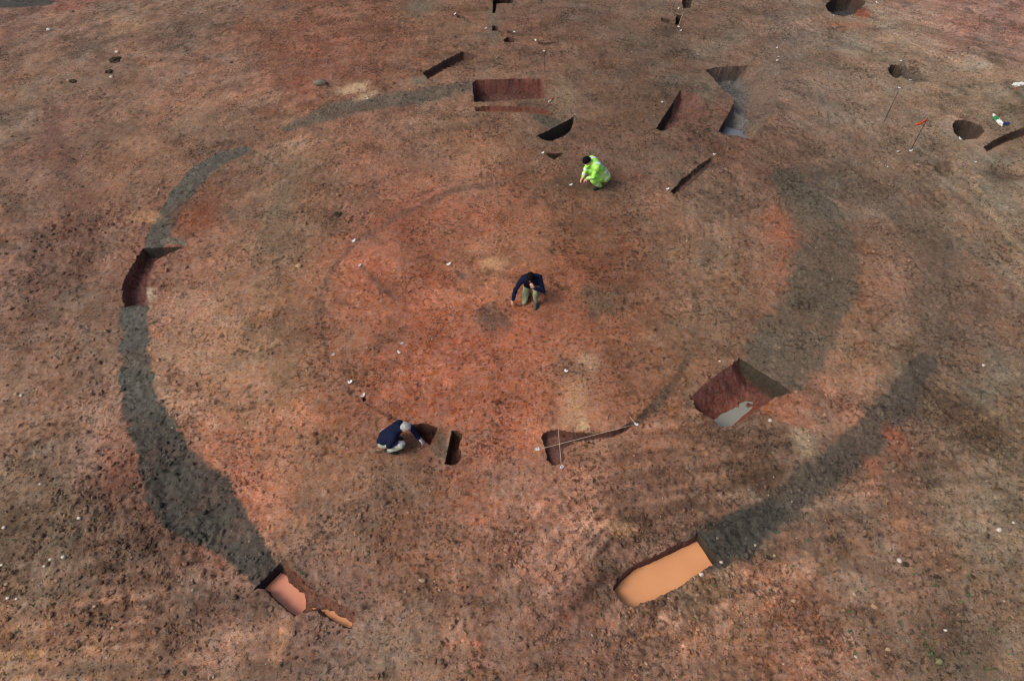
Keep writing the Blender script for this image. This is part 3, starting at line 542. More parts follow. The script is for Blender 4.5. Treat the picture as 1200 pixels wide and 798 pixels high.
for i0, i1, j0, j1, ks in blocks:
    cell_on[j0:j1, i0:i1] = False
    jj, ii = np.meshgrid(np.arange(j0, j1 + 1), np.arange(i0, i1 + 1), indexing='ij'); ids = (jj * NX + ii).ravel()
    bx, by = gx[ids], gy[ids]; keep = np.ones(len(ids), bool)
    for k in ks:
        lp = pits[k]['loop']; near = (bx > lp[:, 0].min() - .1) & (bx < lp[:, 0].max() + .1) & (by > lp[:, 1].min() - .1) & (by < lp[:, 1].max() + .1)
        sel = np.where(near)[0]
        ins = in_poly(bx[sel], by[sel], lp)
        dm = np.full(len(sel), 9.0)
        for a, b in zip(lp, np.roll(lp, -1, 0)): dm = np.minimum(dm, edge_d(bx[sel], by[sel], a, b))
        keep[sel] &= ~(ins | (dm < .013))
    ids = ids[keep]; vin = [Vector((float(gx[q]), float(gy[q]))) for q in ids]; src = list(ids); edges = []
    for k in ks:
        lp = pits[k]['loop']; base = len(vin)
        for q, pt in enumerate(lp):
            vin.append(Vector((float(pt[0]), float(pt[1])))); src.append(NG + len(extra)); extra.append(pt); edges.append((base + q, base + (q + 1) % len(lp)))
    vo, eo, fo, ov, oe, of = delaunay_2d_cdt(vin, edges, [], 0, 1e-6)
    mp = []
    for v, o in zip(vo, ov):
        if o: mp.append(src[o[0]])
        else: mp.append(NG + len(extra)); extra.append(np.array([v.x, v.y]))
    va = np.array([[v.x, v.y] for v in vo]); f = np.array([list(q) for q in fo if len(q) == 3])
    cx = va[f].mean(1); drop = np.zeros(len(f), bool)
    for k in ks: drop |= in_poly(cx[:, 0], cx[:, 1], pits[k]['loop'])
    f = f[~drop]
    e1 = va[f[:, 1]] - va[f[:, 0]]; e2 = va[f[:, 2]] - va[f[:, 0]]; cr = e1[:, 0] * e2[:, 1] - e1[:, 1] * e2[:, 0]
    f = f[np.abs(cr) > 1e-9]; cr = cr[np.abs(cr) > 1e-9]; f[cr < 0] = f[cr < 0][:, ::-1]
    tri_out.append(np.array(mp)[f])
GX = np.concatenate((gx, np.array(extra)[:, 0])); GY = np.concatenate((gy, np.array(extra)[:, 1]))
GZ = ground_h(GX, GY); GC = soil_col(GX, GY)
jj, ii = np.where(cell_on); q0 = jj * NX + ii
QUAD = np.stack((q0, q0 + 1, q0 + NX + 1, q0 + NX), 1); TRI = np.concatenate(tri_out)
V = np.stack((GX, GY, GZ), 1)
# the ditch fills are pieces of the same surface, each an object of its own
BAND_OBJ = [('ditch_ground', 'charcoal fill of the western ring ditch, long lower arc', ['west_lower']), ('ditch_ground', 'grey fill of the western ring ditch, short upper arc', ['west_upper', 'west_shelf']),
            ('ditch_ground', 'faint grey ditch stain left of the wide rectangular trench', ['north']), ('ditch_ground', 'broad grey inner arc of ditch fill on the eastern side', ['east_inner']),
            ('ditch_ground', 'outer eastern arc of dark ditch fill ending at the orange pool', ['east_outer', 'east_run', 'east_end']),
            ('gully_ground', 'thin grey curved gully stain on the western side of the inner circle', ['gully_west']), ('gully_ground', 'short grey gully spur between two white tags', ['gully_spur']),
            ('gully_ground', 'grey gully stain curving up from the hooked cut', ['gully_east', 'gully_north_east'])]
bdict = {b[0]: b for b in BANDS}
qc = V[QUAD].mean(1); tc = V[TRI].mean(1)
gq = np.zeros(len(QUAD), int); gt = np.zeros(len(TRI), int)
for k, (nm, lab, bs_) in enumerate(BAND_OBJ):
    mq = np.zeros(len(QUAD)); mt = np.zeros(len(TRI))
    for b in bs_:
        mq = np.maximum(mq, band_mask(qc[:, 0], qc[:, 1], bdict[b])); mt = np.maximum(mt, band_mask(tc[:, 0], tc[:, 1], bdict[b]))
    gq[(mq > .5) & (gq == 0)] = k + 1; gt[(mt > .5) & (gt == 0)] = k + 1
for k in range(len(BAND_OBJ) + 1):
    v, c, t, q = compact(V, GC, TRI[gt == k], QUAD[gq == k])
    nm = 'ground' if k == 0 else BAND_OBJ[k - 1][0]
    o = link_mesh(nm, np_mesh(nm, v, t, q, c), M_SOIL)
    tag(o, 'stripped red-brown soil surface of the dig' if k == 0 else BAND_OBJ[k - 1][1], None, None, 'structure')
# far ground out to the horizon, overlapped under the rim of the surveyed sheet
fo_ = [-3000, -400, -80, -21.9, 21.9, 80, 400, 3000]; fy_ = [-3000, -400, -60, .75, 29.9, 80, 400, 3000]
fv = np.array([(x, y, -.006) for y in fy_ for x in fo_]); fq = np.array([(j * 8 + i, j * 8 + i + 1, j * 8 + i + 9, j * 8 + i + 8) for j in range(7) for i in range(7) if (i, j) != (3, 3)])
fcol = np.tile(lin((126, 96, 80)), (len(fv), 1))
tag(link_mesh('outer_ground', np_mesh('outer_ground', fv, None, fq, fcol), M_SOIL), 'bare soil beyond the recorded area', None, None, 'structure')

# ------------------------------------------------------------------ the inside of each cut
def zat(x, y): return float(ground_h(np.array([float(x)]), np.array([float(y)]))[0])
for p in pits:
    lp = p['loop']; n = len(lp)
    pts = [tuple(q) for q in lp]; edges = [(i, (i + 1) % n) for i in range(n)]
    inner = []
    for i in range(n):
        t = lp[(i + 1) % n] - lp[i - 1]; t /= max(np.linalg.norm(t), 1e-6); nr = np.array([-t[1], t[0]]) * p['inward']
        inner.append(lp[i] + nr * .022); inner.append(lp[i] + nr * .05)
    gxx, gyy = np.meshgrid(np.arange(p['bb'][0], p['bb'][1], .04), np.arange(p['bb'][2], p['bb'][3], .04))
    cand = np.concatenate((np.array(inner), np.stack((gxx.ravel() + rimrng.uniform(-.012, .012, gxx.size), gyy.ravel() + rimrng.uniform(-.012, .012, gxx.size)), 1)))
    ins = in_poly(cand[:, 0], cand[:, 1], lp); cand = cand[ins]
    dm = np.full(len(cand), 9.0)
    for a, b in zip(lp, np.roll(lp, -1, 0)): dm = np.minimum(dm, edge_d(cand[:, 0], cand[:, 1], a, b))
    cand = cand[dm > .015]
    vin = [Vector(q) for q in pts] + [Vector((float(q[0]), float(q[1]))) for q in cand]
    vo, eo, fo2, ov, oe, of = delaunay_2d_cdt(vin, edges, [], 0, 1e-6)
    va = np.array([[v.x, v.y] for v in vo]); f = np.array([list(q) for q in fo2 if len(q) == 3])
    cx = va[f].mean(1); f = f[in_poly(cx[:, 0], cx[:, 1], lp)]
    e1 = va[f[:, 1]] - va[f[:, 0]]; e2 = va[f[:, 2]] - va[f[:, 0]]; cr = e1[:, 0] * e2[:, 1] - e1[:, 1] * e2[:, 0]
    f[cr < 0] = f[cr < 0][:, ::-1]
    isrim = np.array([bool(o) and min(o) < n for o in ov])
    dep, facew, sh = pit_depth(p, va[:, 0], va[:, 1])
    # lie of some floors
    nmz = p['label']
    if 'pink water' in nmz:
        a = at2(312, 676); e = at2(414, 733); d = e - a; t = np.clip(((va - a) @ d) / (d @ d), 0, 1)
        fl = .42 - .24 * sstep(.36, .52, t) ; dep = sh * fl
    if 'sheer grey face' in nmz:
        q = at2(870, 440); e = at2(855, 497) - q; t = np.clip(((va - q) @ e) / (e @ e), 0, 1.2); dep = dep * (.80 + .22 * t) + .014 * fbm(va[:, 0], va[:, 1], .35, 3, 6) * (sh > .5)
    if 'wedge-shaped' in nmz:
        dr = edge_d(va[:, 0], va[:, 1], at2(856, 120), at2(897, 149)); dep = dep * (1 - .55 * np.exp(-(dr / .13) ** 2))
    if 'wedge-shaped' in nmz or 'red scoop' in nmz: dep = dep * (1 + .1 * fbm(va[:, 0], va[:, 1], .25, 2, 3))
    rag = (0.007 if 'sheer grey' in nmz else 0.018) * fbm(va[:, 0], va[:, 1], .14, 3, 5) + .008 * vn(va[:, 0], va[:, 1], .05, 7)
    z = ground_h(va[:, 0], va[:, 1]) - np.where(isrim, 0, dep + rag * np.clip(sh * 3, 0, 1))
    xy = va.copy()
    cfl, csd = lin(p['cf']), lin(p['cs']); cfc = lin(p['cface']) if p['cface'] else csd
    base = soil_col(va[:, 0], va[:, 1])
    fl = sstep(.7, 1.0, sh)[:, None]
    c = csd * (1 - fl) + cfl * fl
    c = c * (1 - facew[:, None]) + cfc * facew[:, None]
    c = c * (1 + .22 * fbm(va[:, 0], va[:, 1], .25, 3, 9) + .15 * vn(va[:, 0], va[:, 1], .07, 2))[:, None]
    mixr = np.where(isrim, .22, 0.10)[:, None]
    c = c * (1 - mixr) + base * mixr
    if 'sheer grey face' in nmz:
        q = at2(870, 482); rr = np.hypot(va[:, 0] - q[0], va[:, 1] - q[1]); k = (np.exp(-(rr / .55) ** 2) * .8)[:, None]; c = c * (1 - k) + lin((150, 84, 58)) * k
    if 'orange eastern' in nmz:
        q = at2(1147, 158); rr = np.hypot(va[:, 0] - q[0], va[:, 1] - q[1]); k = (np.exp(-(rr / .2) ** 2) * .9)[:, None]; c = c * (1 - k) + lin((150, 96, 62)) * k
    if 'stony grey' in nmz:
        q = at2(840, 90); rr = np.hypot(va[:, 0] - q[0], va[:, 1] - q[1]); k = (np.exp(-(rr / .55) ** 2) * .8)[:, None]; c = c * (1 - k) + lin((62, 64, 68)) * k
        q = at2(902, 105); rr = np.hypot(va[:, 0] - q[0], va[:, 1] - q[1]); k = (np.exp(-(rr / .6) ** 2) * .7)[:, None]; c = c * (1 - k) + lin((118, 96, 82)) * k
    if 'flooded' in nmz: c = c * (1 - .35 * sstep(.10, .20, dep))[:, None]
    vv = np.stack((xy[:, 0], xy[:, 1], z), 1)
    nrm = np.cross(vv[f[:, 1]] - vv[f[:, 0]], vv[f[:, 2]] - vv[f[:, 0]]); nz = nrm[:, 2] / np.maximum(np.linalg.norm(nrm, axis=1), 1e-9)
    side = (nz < .62) | isrim[f].any(1)
    lab_ = np.arange(len(va)); ff = f[~side]                      # keep only the largest flat piece as the floor
    for _ in range(400):
        m_ = lab_[ff].min(1); new = lab_.copy(); np.minimum.at(new, ff.ravel(), np.repeat(m_, 3))
        if (new == lab_).all(): break
        lab_ = new
    if len(ff):
        u_, n_ = np.unique(lab_[ff[:, 0]], return_counts=True); side[np.where(~side)[0][lab_[ff[:, 0]] != u_[n_.argmax()]]] = True
    root = empty(p['name']); cen = lp.mean(0)
    root.location = (cen[0], cen[1], zat(*cen) - p['depth'])
    tag(root, p['label'], p['cat'])
    off = np.array(root.location)
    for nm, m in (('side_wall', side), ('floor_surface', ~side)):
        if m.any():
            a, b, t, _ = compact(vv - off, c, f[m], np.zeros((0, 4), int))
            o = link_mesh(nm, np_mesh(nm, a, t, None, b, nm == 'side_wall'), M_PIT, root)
    p['root'] = root

# ------------------------------------------------------------------ water lying in the cuts
def water(label, ring, z, mat, grow=0.0):
    pts = np.array([at(a, b, z)[:2] for a, b in ring]); c = pts.mean(0)
    pts = c + (pts - c) * (1 + grow)
    me = bpy.data.meshes.new('muddy_water'); me.from_pydata([(x, y, z) for x, y in pts], [], [list(range(len(pts)))])
    bm = bmesh.new(); bm.from_mesh(me); bmesh.ops.recalc_face_normals(bm, faces=bm.faces)
    for f_ in bm.faces:
        if f_.normal.z < 0: f_.normal_flip()
    bm.to_mesh(me); bm.free()
    return tag(link_mesh('muddy_water', me, mat), label, None, None, 'structure')
M_WO = water_material('orange_silt_water', (230, 164, 116)); M_WP = water_material('pink_silt_water', (232, 158, 130)); M_WG = water_material('milky_water', (146, 148, 140), .06); M_WB = water_material('grey_water', (120, 126, 136), .12)
water('opaque orange water filling the long trench', [(714,690),(728,668),(768,643),(820,618),(850,664),(790,698),(742,718),(728,712)], -.24, M_WO)
water('opaque pink water under the black cut face', [(316,662),(345,668),(366,700),(368,722),(340,735),(300,706)], -.20, M_WP)
water('thin side pool of tan water beyond the pink pool', [(366,705),(376,709),(390,715),(404,723),(416,728),(414,738),(400,735),(384,728),(374,722),(366,714)], -.115, M_WO)
water('milky pale water in the eastern ditch section', [(833,491),(840,486),(852,479),(864,474),(874,470),(882,471),(884,476),(877,484),(866,493),(857,500),(847,504),(838,503),(833,498)], -.500, M_WG)
water('strip of blue-grey water at the lower end of the wedge-shaped pit', [(848,148),(884,158),(884,170),(846,158)], -.36, M_WB)

# ------------------------------------------------------------------ crumbs of soil lying loose, tiny stones, seedlings (uncountable)
def ico(sub=0):
    bm = bmesh.new(); bmesh.ops.create_icosphere(bm, subdivisions=sub + 1, radius=1.0)
    v = np.array([q.co[:] for q in bm.verts]); f = np.array([[w_.index for w_ in q.verts] for q in bm.faces]); bm.free(); return v, f
IV, IF = ico(0)
rs = np.random.RandomState(21)
def scatter(n, dens):
    """points over the recorded area, kept with probability dens(x, y)"""
    X = []; Y = []; have = 0
    while have < n:
        px = rs.uniform(-60, 1260, n * 3); py = rs.uniform(-20, 830, n * 3)
        t = CAM_H / (FOC * sP + (py - 399) * cP); x = (px - 600) * t; y = (FOC * cP - (py - 399) * sP) * t
        k = rs.rand(len(x)) < dens(x, y)
        for p in pits:
            q = (x > p['bb'][0] - .03) & (x < p['bb'][1] + .03) & (y > p['bb'][2] - .03) & (y < p['bb'][3] + .03) & k
            if q.any(): idx = np.where(q)[0]; k[idx[in_poly(x[idx], y[idx], p['loop'])]] = False
        X.append(x[k]); Y.append(y[k]); have += k.sum()
    return np.concatenate(X)[:n], np.concatenate(Y)[:n]
def lumps(name, x, y, size, flat, col, mat, sink=.35):
    n = len(x); a = rs.uniform(0, 2 * math.pi, n); ca, sa = np.cos(a), np.sin(a)
    P = IV[None] * (1 + rs.uniform(-.32, .32, (n, len(IV), 1)))
    P = P * np.stack((np.ones(n), rs.uniform(.6, 1.0, n), flat), 1)[:, None, :] * size[:, None, None]
    Xr = P[..., 0] * ca[:, None] - P[..., 1] * sa[:, None]; Yr = P[..., 0] * sa[:, None] + P[..., 1] * ca[:, None]
    z = ground_h(x, y)
    VV = np.stack((Xr + x[:, None], Yr + y[:, None], P[..., 2] + (z + size * flat * (1 - 2 * sink))[:, None]), 2).reshape(-1, 3)
    FF = (IF[None] + (np.arange(n) * len(IV))[:, None, None]).reshape(-1, 3)
    o = link_mesh(name, np_mesh(name, VV, FF, None, np.repeat(col, len(IV), 0), False), mat); return o
def rough_mask(x, y):
    m = np.full(x.shape, .10)
    for px, py, r, a in ROUGH:
        c = at2(px, py); m = m + .5 * a * np.exp(-((x - c[0]) ** 2 + (y - c[1]) ** 2) / (r * r))
    c = at2(590, 380); m = m * (1 - .6 * np.exp(-(((x - c[0]) / 4.2) ** 2 + ((y - c[1]) / 4.0) ** 4)))
    return np.clip(m * .25 + .02 + (.25 + m) * damp(x, y) * .8, 0, 1)
M_CRUMB = soil_material('loose_soil', .7, .4, .95)
x, y = scatter(17000, rough_mask)
size = np.clip(rs.lognormal(math.log(.0165), .55, len(x)), .009, .055)
tone = rs.uniform(.65, 1.45, len(x))[:, None]
o = lumps('soil_crumbs', x, y, size, rs.uniform(.5, .85, len(x)), soil_col(x, y) * tone, M_CRUMB)
tag(o, 'loose dark crumbs of soil lying over the dig', None, None, 'stuff')
x, y = scatter(700, lambda x, y: .25 + .75 * sstep(0, .8, fbm(x, y, 2.0, 2, 9)))
o = lumps('stone_rubble', x, y, np.clip(rs.lognormal(math.log(.014), .35, len(x)), .008, .03), rs.uniform(.5, .8, len(x)), lin((186, 172, 152)) * rs.uniform(.35, 1.1, len(x))[:, None], M_CRUMB, .2)
tag(o, 'tiny pale stones speckling the soil', None, None, 'stuff')
# seedlings: little crossed leaves
def weed_d(x, y):
    m = np.full(x.shape, .004)
    for px, py, r in ((1010, 690, 2.2), (1120, 740, 1.6), (30, 730, 1.2), (330, 540, .8), (80, 640, 1.2), (1150, 90, 2.5), (1180, 200, 1.5), (450, 170, 2), (310, 270, 1)):
        c = at2(px, py); m = m + .5 * np.exp(-((x - c[0]) ** 2 + (y - c[1]) ** 2) / (r * r))
    return np.clip(m, 0, 1)
x, y = scatter(190, weed_d); z = ground_h(x, y); vs = []; fs = []; cs_ = []
for i in range(len(x)):
    nl = rs.randint(3, 7); g = lin((74, 100, 62)) * rs.uniform(.6, 1.3)
    for k in range(nl):
        a = rs.uniform(0, 6.28); L = rs.uniform(.018, .05); wd = L * .32; up = rs.uniform(.2, .8) * L
        d = np.array([math.cos(a), math.sin(a)]); e = np.array([-d[1], d[0]]); b = len(vs)
        vs += [(x[i], y[i], z[i] - .003), (x[i] + d[0] * L * .5 + e[0] * wd, y[i] + d[1] * L * .5 + e[1] * wd, z[i] + up), (x[i] + d[0] * L, y[i] + d[1] * L, z[i] + up * .8), (x[i] + d[0] * L * .5 - e[0] * wd, y[i] + d[1] * L * .5 - e[1] * wd, z[i] + up)]
        fs.append((b, b + 1, b + 2, b + 3)); cs_ += [g] * 4
o = link_mesh('seedling_weeds', np_mesh('seedling_weeds', np.array(vs), None, np.array(fs), np.array(cs_), False), M_CRUMB)
tag(o, 'sparse tiny green seedlings in the soil', None, None, 'stuff')

# ------------------------------------------------------------------ single stones
M_STONE = {'white': plain('white_stone', (214, 206, 192), .8, .12, 30, .2, .3), 'tan': plain('tan_stone', (176, 150, 122), .85, .18, 30, .2, .3), 'grey': plain('grey_stone', (128, 120, 106), .85, .2, 30, .2, .3), 'green': plain('mossy_stone', (126, 124, 92), .9, .25, 30, .2, .3)}
SV, SF = ico(1)
def stone(px, py, wpx, kind, label, name='stone', long=1.0, rot=0.0):
    g = at2(px, py); r = .5 * wpx / scl(py)
    P = SV * (1 + .16 * rs.randn(len(SV), 1)); P = P * np.array([long, rs.uniform(.7, .95), rs.uniform(.55, .75)]) * r
    ca, sa = math.cos(rot), math.sin(rot); P = np.stack((P[:, 0] * ca - P[:, 1] * sa, P[:, 0] * sa + P[:, 1] * ca, P[:, 2] + r * .3), 1)
    o = link_mesh(name, np_mesh(name, P, SF, None, None, True), M_STONE[kind]); o.location = (g[0], g[1], zat(*g))
    return tag(o, label, 'stone')
for a in [
 (58,37,6,'white','lone white stone near the upper left corner'),(137,61,5,'white','white stone on top of the dark tuft of earth, upper left'),(130,89,4,'white','small white stone just below the dark tuft of earth, upper left'),
 (80,94,5,'tan','tan stone left of the dark tuft of earth, upper left'),(351,313,7,'tan','tan blocky stone outside the inner gully, left of the two white tags'),(822,673,6,'white','bright white stone on the near rim of the long orange pool'),
 (845,659,4,'white','small pale stone at the corner between orange pool and dark fill'),(841,630,4,'grey','small grey stone on the dark fill above the orange pool'),(902,494,5,'white','pale stone below the eastern ditch section'),
 (843,424,3,'white','tiny white stone left of the sheer section face'),(1055,656,6,'white','cream stone in the lower right soil, left of a dark clod'),(1170,621,7,'white','largest white stone near the right edge, lower right'),
 (1188,612,4,'white','small white stone up and right of the largest white stone, lower right'),(908,650,4,'tan','small orange-tan stone by the end of the outer dark fill'),(931,703,6,'tan','tan stone midway between orange pool and lower right corner'),
 (1041,760,6,'tan','tan stone left of the mossy round stone near the bottom edge'),(1100,775,10,'green','round mossy stone in a dark hollow near the lower right corner'),(1107,739,4,'white','small white stone above the round mossy stone'),
 (495,680,8,'tan','pale lump of stone between the two flooded trenches'),(515,691,4,'tan','small tan stone just right of the pale lump between the pools'),(93,607,5,'white','single white stone left of the dark western ditch'),
 (7,620,4,'white','white stone at the left edge above the stone cluster'),(60,656,4,'white','left stone of the white trio in the lower left'),(76,654,6,'white','biggest stone of the white trio in the lower left'),(53,664,4,'white','white stone just below the trio in the lower left'),
 (92,686,4,'grey','bluish grey stone right of the lower left stones'),(9,685,5,'tan','upper stone of the cluster at the left edge'),(10,701,4,'white','lower left stone of the cluster at the left edge'),(20,702,4,'white','lower right stone of the cluster at the left edge'),
 (4,663,4,'white','white stone touching the left edge of the picture'),(112,711,5,'tan','reddish tan stone below the bluish grey stone'),(132,735,5,'tan','tan stone lowest among the lower left stones'),(20,463,6,'tan','larger of two pale stones in a dark hollow at the left edge'),
 (26,465,4,'white','smaller of two pale stones in a dark hollow at the left edge'),(48,568,3,'white','tiny white stone left of the reddish rough patch, left side'),(1152,429,4,'white','tiny white stone in dark rough soil near the right edge'),(875,131,4,'white','pale stone lying on the stony grey floor of the wedge-shaped pit')]:
    if 'floor of the wedge' in a[4]: continue
    stone(*a)
def zpit(x, y):
    for p in pits:
        if p['bb'][0] < x < p['bb'][1] and p['bb'][2] < y < p['bb'][3] and in_poly(np.array([x]), np.array([y]), p['loop'])[0]: return zat(x, y) - float(pit_depth(p, np.array([x]), np.array([y]))[0][0])
    return zat(x, y)
for px, py, wp, lab in ((864,113,5,'larger pale stone on the stony grey floor of the wedge-shaped pit'),(852,101,4,'small grey stone near the black corner of the wedge-shaped pit'),(888,134,4,'small tan stone at the lower end of the wedge-shaped pit')):
    o = stone(px, py + 5, wp, 'grey' if 'grey stone' in lab else 'tan', lab); o.location.z = zpit(o.location.x, o.location.y) + .01
stone(376, 101, 11, 'grey', 'long grey stone lying left of the pale patch on the northern ditch', 'long_stone', 1.5, .15)
# dark tufts of earth
def clod(px, py, wpx, label):
    g = at2(px, py); r = .5 * wpx / scl(py); root = empty('earth_clod', (g[0], g[1], zat(*g))); tag(root, label, 'clod', 'large dark clods')
    for k in range(9):
        P = SV * (1 + .2 * rs.randn(len(SV), 1)) * rs.uniform(.25, .5) * r * np.array([1, 1, .75]); d = rs.normal(0, .42, 2) * r
        P = P + np.array([d[0], d[1], .12 * r])
        c = np.tile(lin((74, 62, 46)) * rs.uniform(.6, 1.1), (len(P), 1)); link_mesh('lump', np_mesh('lump', P, SF, None, c, False), M_CRUMB, root)
for a in [(136,69,14,'dark clump of earth under a white stone, upper left'),(127,84,9,'smaller dark clump of earth below the big clump, upper left'),(84,95,9,'low dark clump of earth beside the tan stone, upper left'),(395,252,8,'dark clump of earth in the hollow above the inner gully'),
          (902,652,9,'dark clump of earth beside the end of the outer dark fill'),(1062,660,8,'dark clump of earth beside the cream stone, lower right'),(1098,675,8,'dark clump of earth up from the small white stone, lower right')]: clod(*a)

# ------------------------------------------------------------------ tags, strings, canes
M_TAG = plain('white_plastic', (238, 240, 240), .45, .03, 20, .4); M_NAIL = plain('nail_steel', (96, 92, 88), .45, .15, 60, .5); M_STRING = plain('string', (206, 192, 172), .9, .1, 50, .1); M_DSTRING = plain('weathered_string', (120, 98, 82), .9, .1, 50, .1)
M_CANE = plain('bamboo', (58, 46, 36), .7, .2, 40, .2); M_CANEY = plain('yellow_cane', (150, 122, 66), .7, .2, 40, .2); M_ORANGE = plain('orange_tape', (255, 92, 48), .5, .08, 20, .3); M_RED = plain('red_paint', (214, 60, 48), .5, .08, 20, .3)
def tube(pts, r, sides=6, taper=None):
    V_ = []; F_ = []; pts = [np.array(p, float) for p in pts]; n = len(pts)
    for i, p in enumerate(pts):
        t = pts[min(i + 1, n - 1)] - pts[max(i - 1, 0)]; t /= np.linalg.norm(t)
        a = np.cross(t, [0, 0, 1.0]); a = np.array([1.0, 0, 0]) if np.linalg.norm(a) < 1e-3 else a / np.linalg.norm(a); b = np.cross(t, a)
        rr = r if taper is None else r + (taper - r) * i / (n - 1)
        for k in range(sides): V_.append(p + rr * (math.cos(6.2832 * k / sides) * a + math.sin(6.2832 * k / sides) * b))
    for i in range(n - 1):
        for k in range(sides): F_.append((i * sides + k, i * sides + (k + 1) % sides, (i + 1) * sides + (k + 1) % sides, (i + 1) * sides + k))
    F_.append(tuple(range(sides))[::-1]); F_.append(tuple((n - 1) * sides + k for k in range(sides)))
    return V_, F_
def poly_obj(name, V_, F_, mat, parent=None, smooth=True):
    me = bpy.data.meshes.new(name); me.from_pydata([tuple(map(float, q)) for q in V_], [], F_)
    for q in me.polygons: q.use_smooth = smooth
    me.update(); return link_mesh(name, me, mat, parent)
def tag_plate():
    bm = bmesh.new(); nx, ny = 6, 3; L, W_, T = .088, .058, .004
    g = {}
    for s_ in (0, 1):
        for i in range(nx + 1):
            for j in range(ny + 1):
                u = i / nx - .5; v_ = j / ny - .5; wv = W_ * (1 - .45 * max(0, u - .2) / .3)
                g[s_, i, j] = bm.verts.new((u * L, v_ * wv, .030 * (u + .1) ** 2 * 4 * .5 + .010 * math.cos(v_ * 3) + s_ * T))
    for i in range(nx):
        for j in range(ny):
            bm.faces.new((g[1, i, j], g[1, i + 1, j], g[1, i + 1, j + 1], g[1, i, j + 1])); bm.faces.new((g[0, i, j], g[0, i, j + 1], g[0, i + 1, j + 1], g[0, i + 1, j]))
    for i in range(nx):
        bm.faces.new((g[0, i, 0], g[0, i + 1, 0], g[1, i + 1, 0], g[1, i, 0])); bm.faces.new((g[0, i + 1, ny], g[0, i, ny], g[1, i, ny], g[1, i + 1, ny]))
    for j in range(ny):
        bm.faces.new((g[0, 0, j + 1], g[0, 0, j], g[1, 0, j], g[1, 0, j + 1])); bm.faces.new((g[0, nx, j], g[0, nx, j + 1], g[1, nx, j + 1], g[1, nx, j]))
    me = bpy.data.meshes.new('tag_plate'); bm.to_mesh(me); bm.free(); me.materials.append(M_TAG); return me
TAG_ME = tag_plate()
nv, nf = tube([(0, 0, -.06), (0, 0, .035)], .004); NAIL_O = None
nm_ = bpy.data.meshes.new('nail'); hv, hf = tube([(0, 0, .035), (0, 0, .040)], .010, 8)
nm_.from_pydata([tuple(map(float, q)) for q in nv + hv], [], nf + [tuple(i + len(nv) for i in q) for q in hf]); nm_.materials.append(M_NAIL)
TAGS = [
 (533,18,'tag at the upper end of the short pale-sided slot'),(569,34,'tag left of the small square black hole'),(603,38,'tag on the end of the tiny dark slot above the reddish pit'),(628,49,'tag at the left end of the thin curved slot'),(637,61,'tag at the upper end of the long dark string line'),
 (673,137,'tag at the upper corner of the half-moon pit'),(636,180,'tag left of the small D-shaped pit'),(795,10,'tag beside the slot at the top edge, above the string'),(795,31,'tag at the lower end of the short string near the top edge'),(797.5,36,'tag just below the string tag near the top edge'),
 (775,122,'tag left of the sloping red scoop'),(837,183,'tag at the upper end of the diagonal dark slot'),(782,222,'tag at the lower end of the diagonal dark slot'),(1027,4,'tag at the top edge right of the bluish-black pit'),(977,20,'tag on the lower left rim of the bluish-black pit'),
 (910,58,'upper tag of the small row right of the wedge-shaped pit'),(912,68,'middle tag of the small row right of the wedge-shaped pit'),(911,72.5,'lower tag of the small row right of the wedge-shaped pit'),(1054,74,'tag above the round black post-hole'),(1067,94.5,'tag below the shallow grey hollow of the post-hole'),
 (1053,104,'tag under the round black post-hole'),(1052,178,'small tag left of the foot of the orange flag cane'),(1067,177,'tag at the foot of the orange flag cane'),(1124,164,'tag on the near rim of the rounded deep pit'),(1141,192,'tag between the rounded deep pit and the hollow, right side'),
 (1038,196,'lone small tag left of the shallow hollow, right side'),(415,283,'tag lying on the inner gully stain'),(422,313,'tag at the head of the short gully spur'),(526,311,'tag left of the person pointing, on red soil'),(391,418,'tag on the western end of the inner circle'),
 (411,449,'tag between the western tag and the tag on the small hole'),(426,465,'tag on the lip of the small dark hole'),(471,405,'upper tag of the pair near the middle of the circle'),(468,415,'lower tag of the pair near the middle of the circle'),(664,436,'tag on the grey patch below the pointing person'),
 (629,527,'tag at the left end of the white string over the hooked cut'),(658,548,'tag at the lower end of the short cross string'),(745,498,'tag at the right end of the white string over the hooked cut'),(669,215,'tag on dark soil beside the figure in bright green'),(430,117,'tag on the northern ditch stain beside the pale patch')]
for px, py, lab in TAGS:
    g = at2(px, py)
    if '(on hole)' in lab: pass
    root = empty('marker_tag', (g[0], g[1], zat(*g) + .006), rs.uniform(0, 6.28)); tag(root, 'white ' + lab, 'tag', 'white marker tags on nails')
    k = .72 if 'small' in lab[:8] else rs.uniform(.9, 1.15); root.scale = (k, k, k)
    o = bpy.data.objects.new('tag_plate', TAG_ME); COL.objects.link(o); o.parent = root; o.location = (0, 0, .012); o.rotation_euler = (rs.uniform(-.2, .2), rs.uniform(-.35, .1), 0)
    o = bpy.data.objects.new('nail', nm_); COL.objects.link(o); o.parent = root; o.location = (-.01, 0, .01)
def string_line(pts, label, mat, r=.0035, z0=.03, sag=.0):
    P = []
    for (a, b) in zip(pts[:-1], pts[1:]):
        p = at(*a[:2], a[2] if len(a) > 2 else z0); q = at(*b[:2], b[2] if len(b) > 2 else z0)
        for t in np.linspace(0, 1, 9)[:-1]: v_ = p + (q - p) * t; v_[2] -= sag * 4 * t * (1 - t); P.append(v_)
    P.append(q)
    V_, F_ = tube(P, r, 5); o = poly_obj('string_line', V_, F_, mat); return tag(o, label, 'string')
string_line([(629, 527), (745, 497)], 'white string stretched along the hooked shallow cut', M_STRING, .005)
string_line([(654, 501), (658, 548)], 'short white string crossing the long one over the hooked cut', M_STRING, .0045)
string_line([(738, 488), (745, 497)], 'very short string end at the tip of the hooked cut', M_STRING, .0045)
string_line([(637, 61), (638.5, 92), (644, 118), (646, 137)], 'long thin string running down past the wide rectangular trench', M_DSTRING, .006)
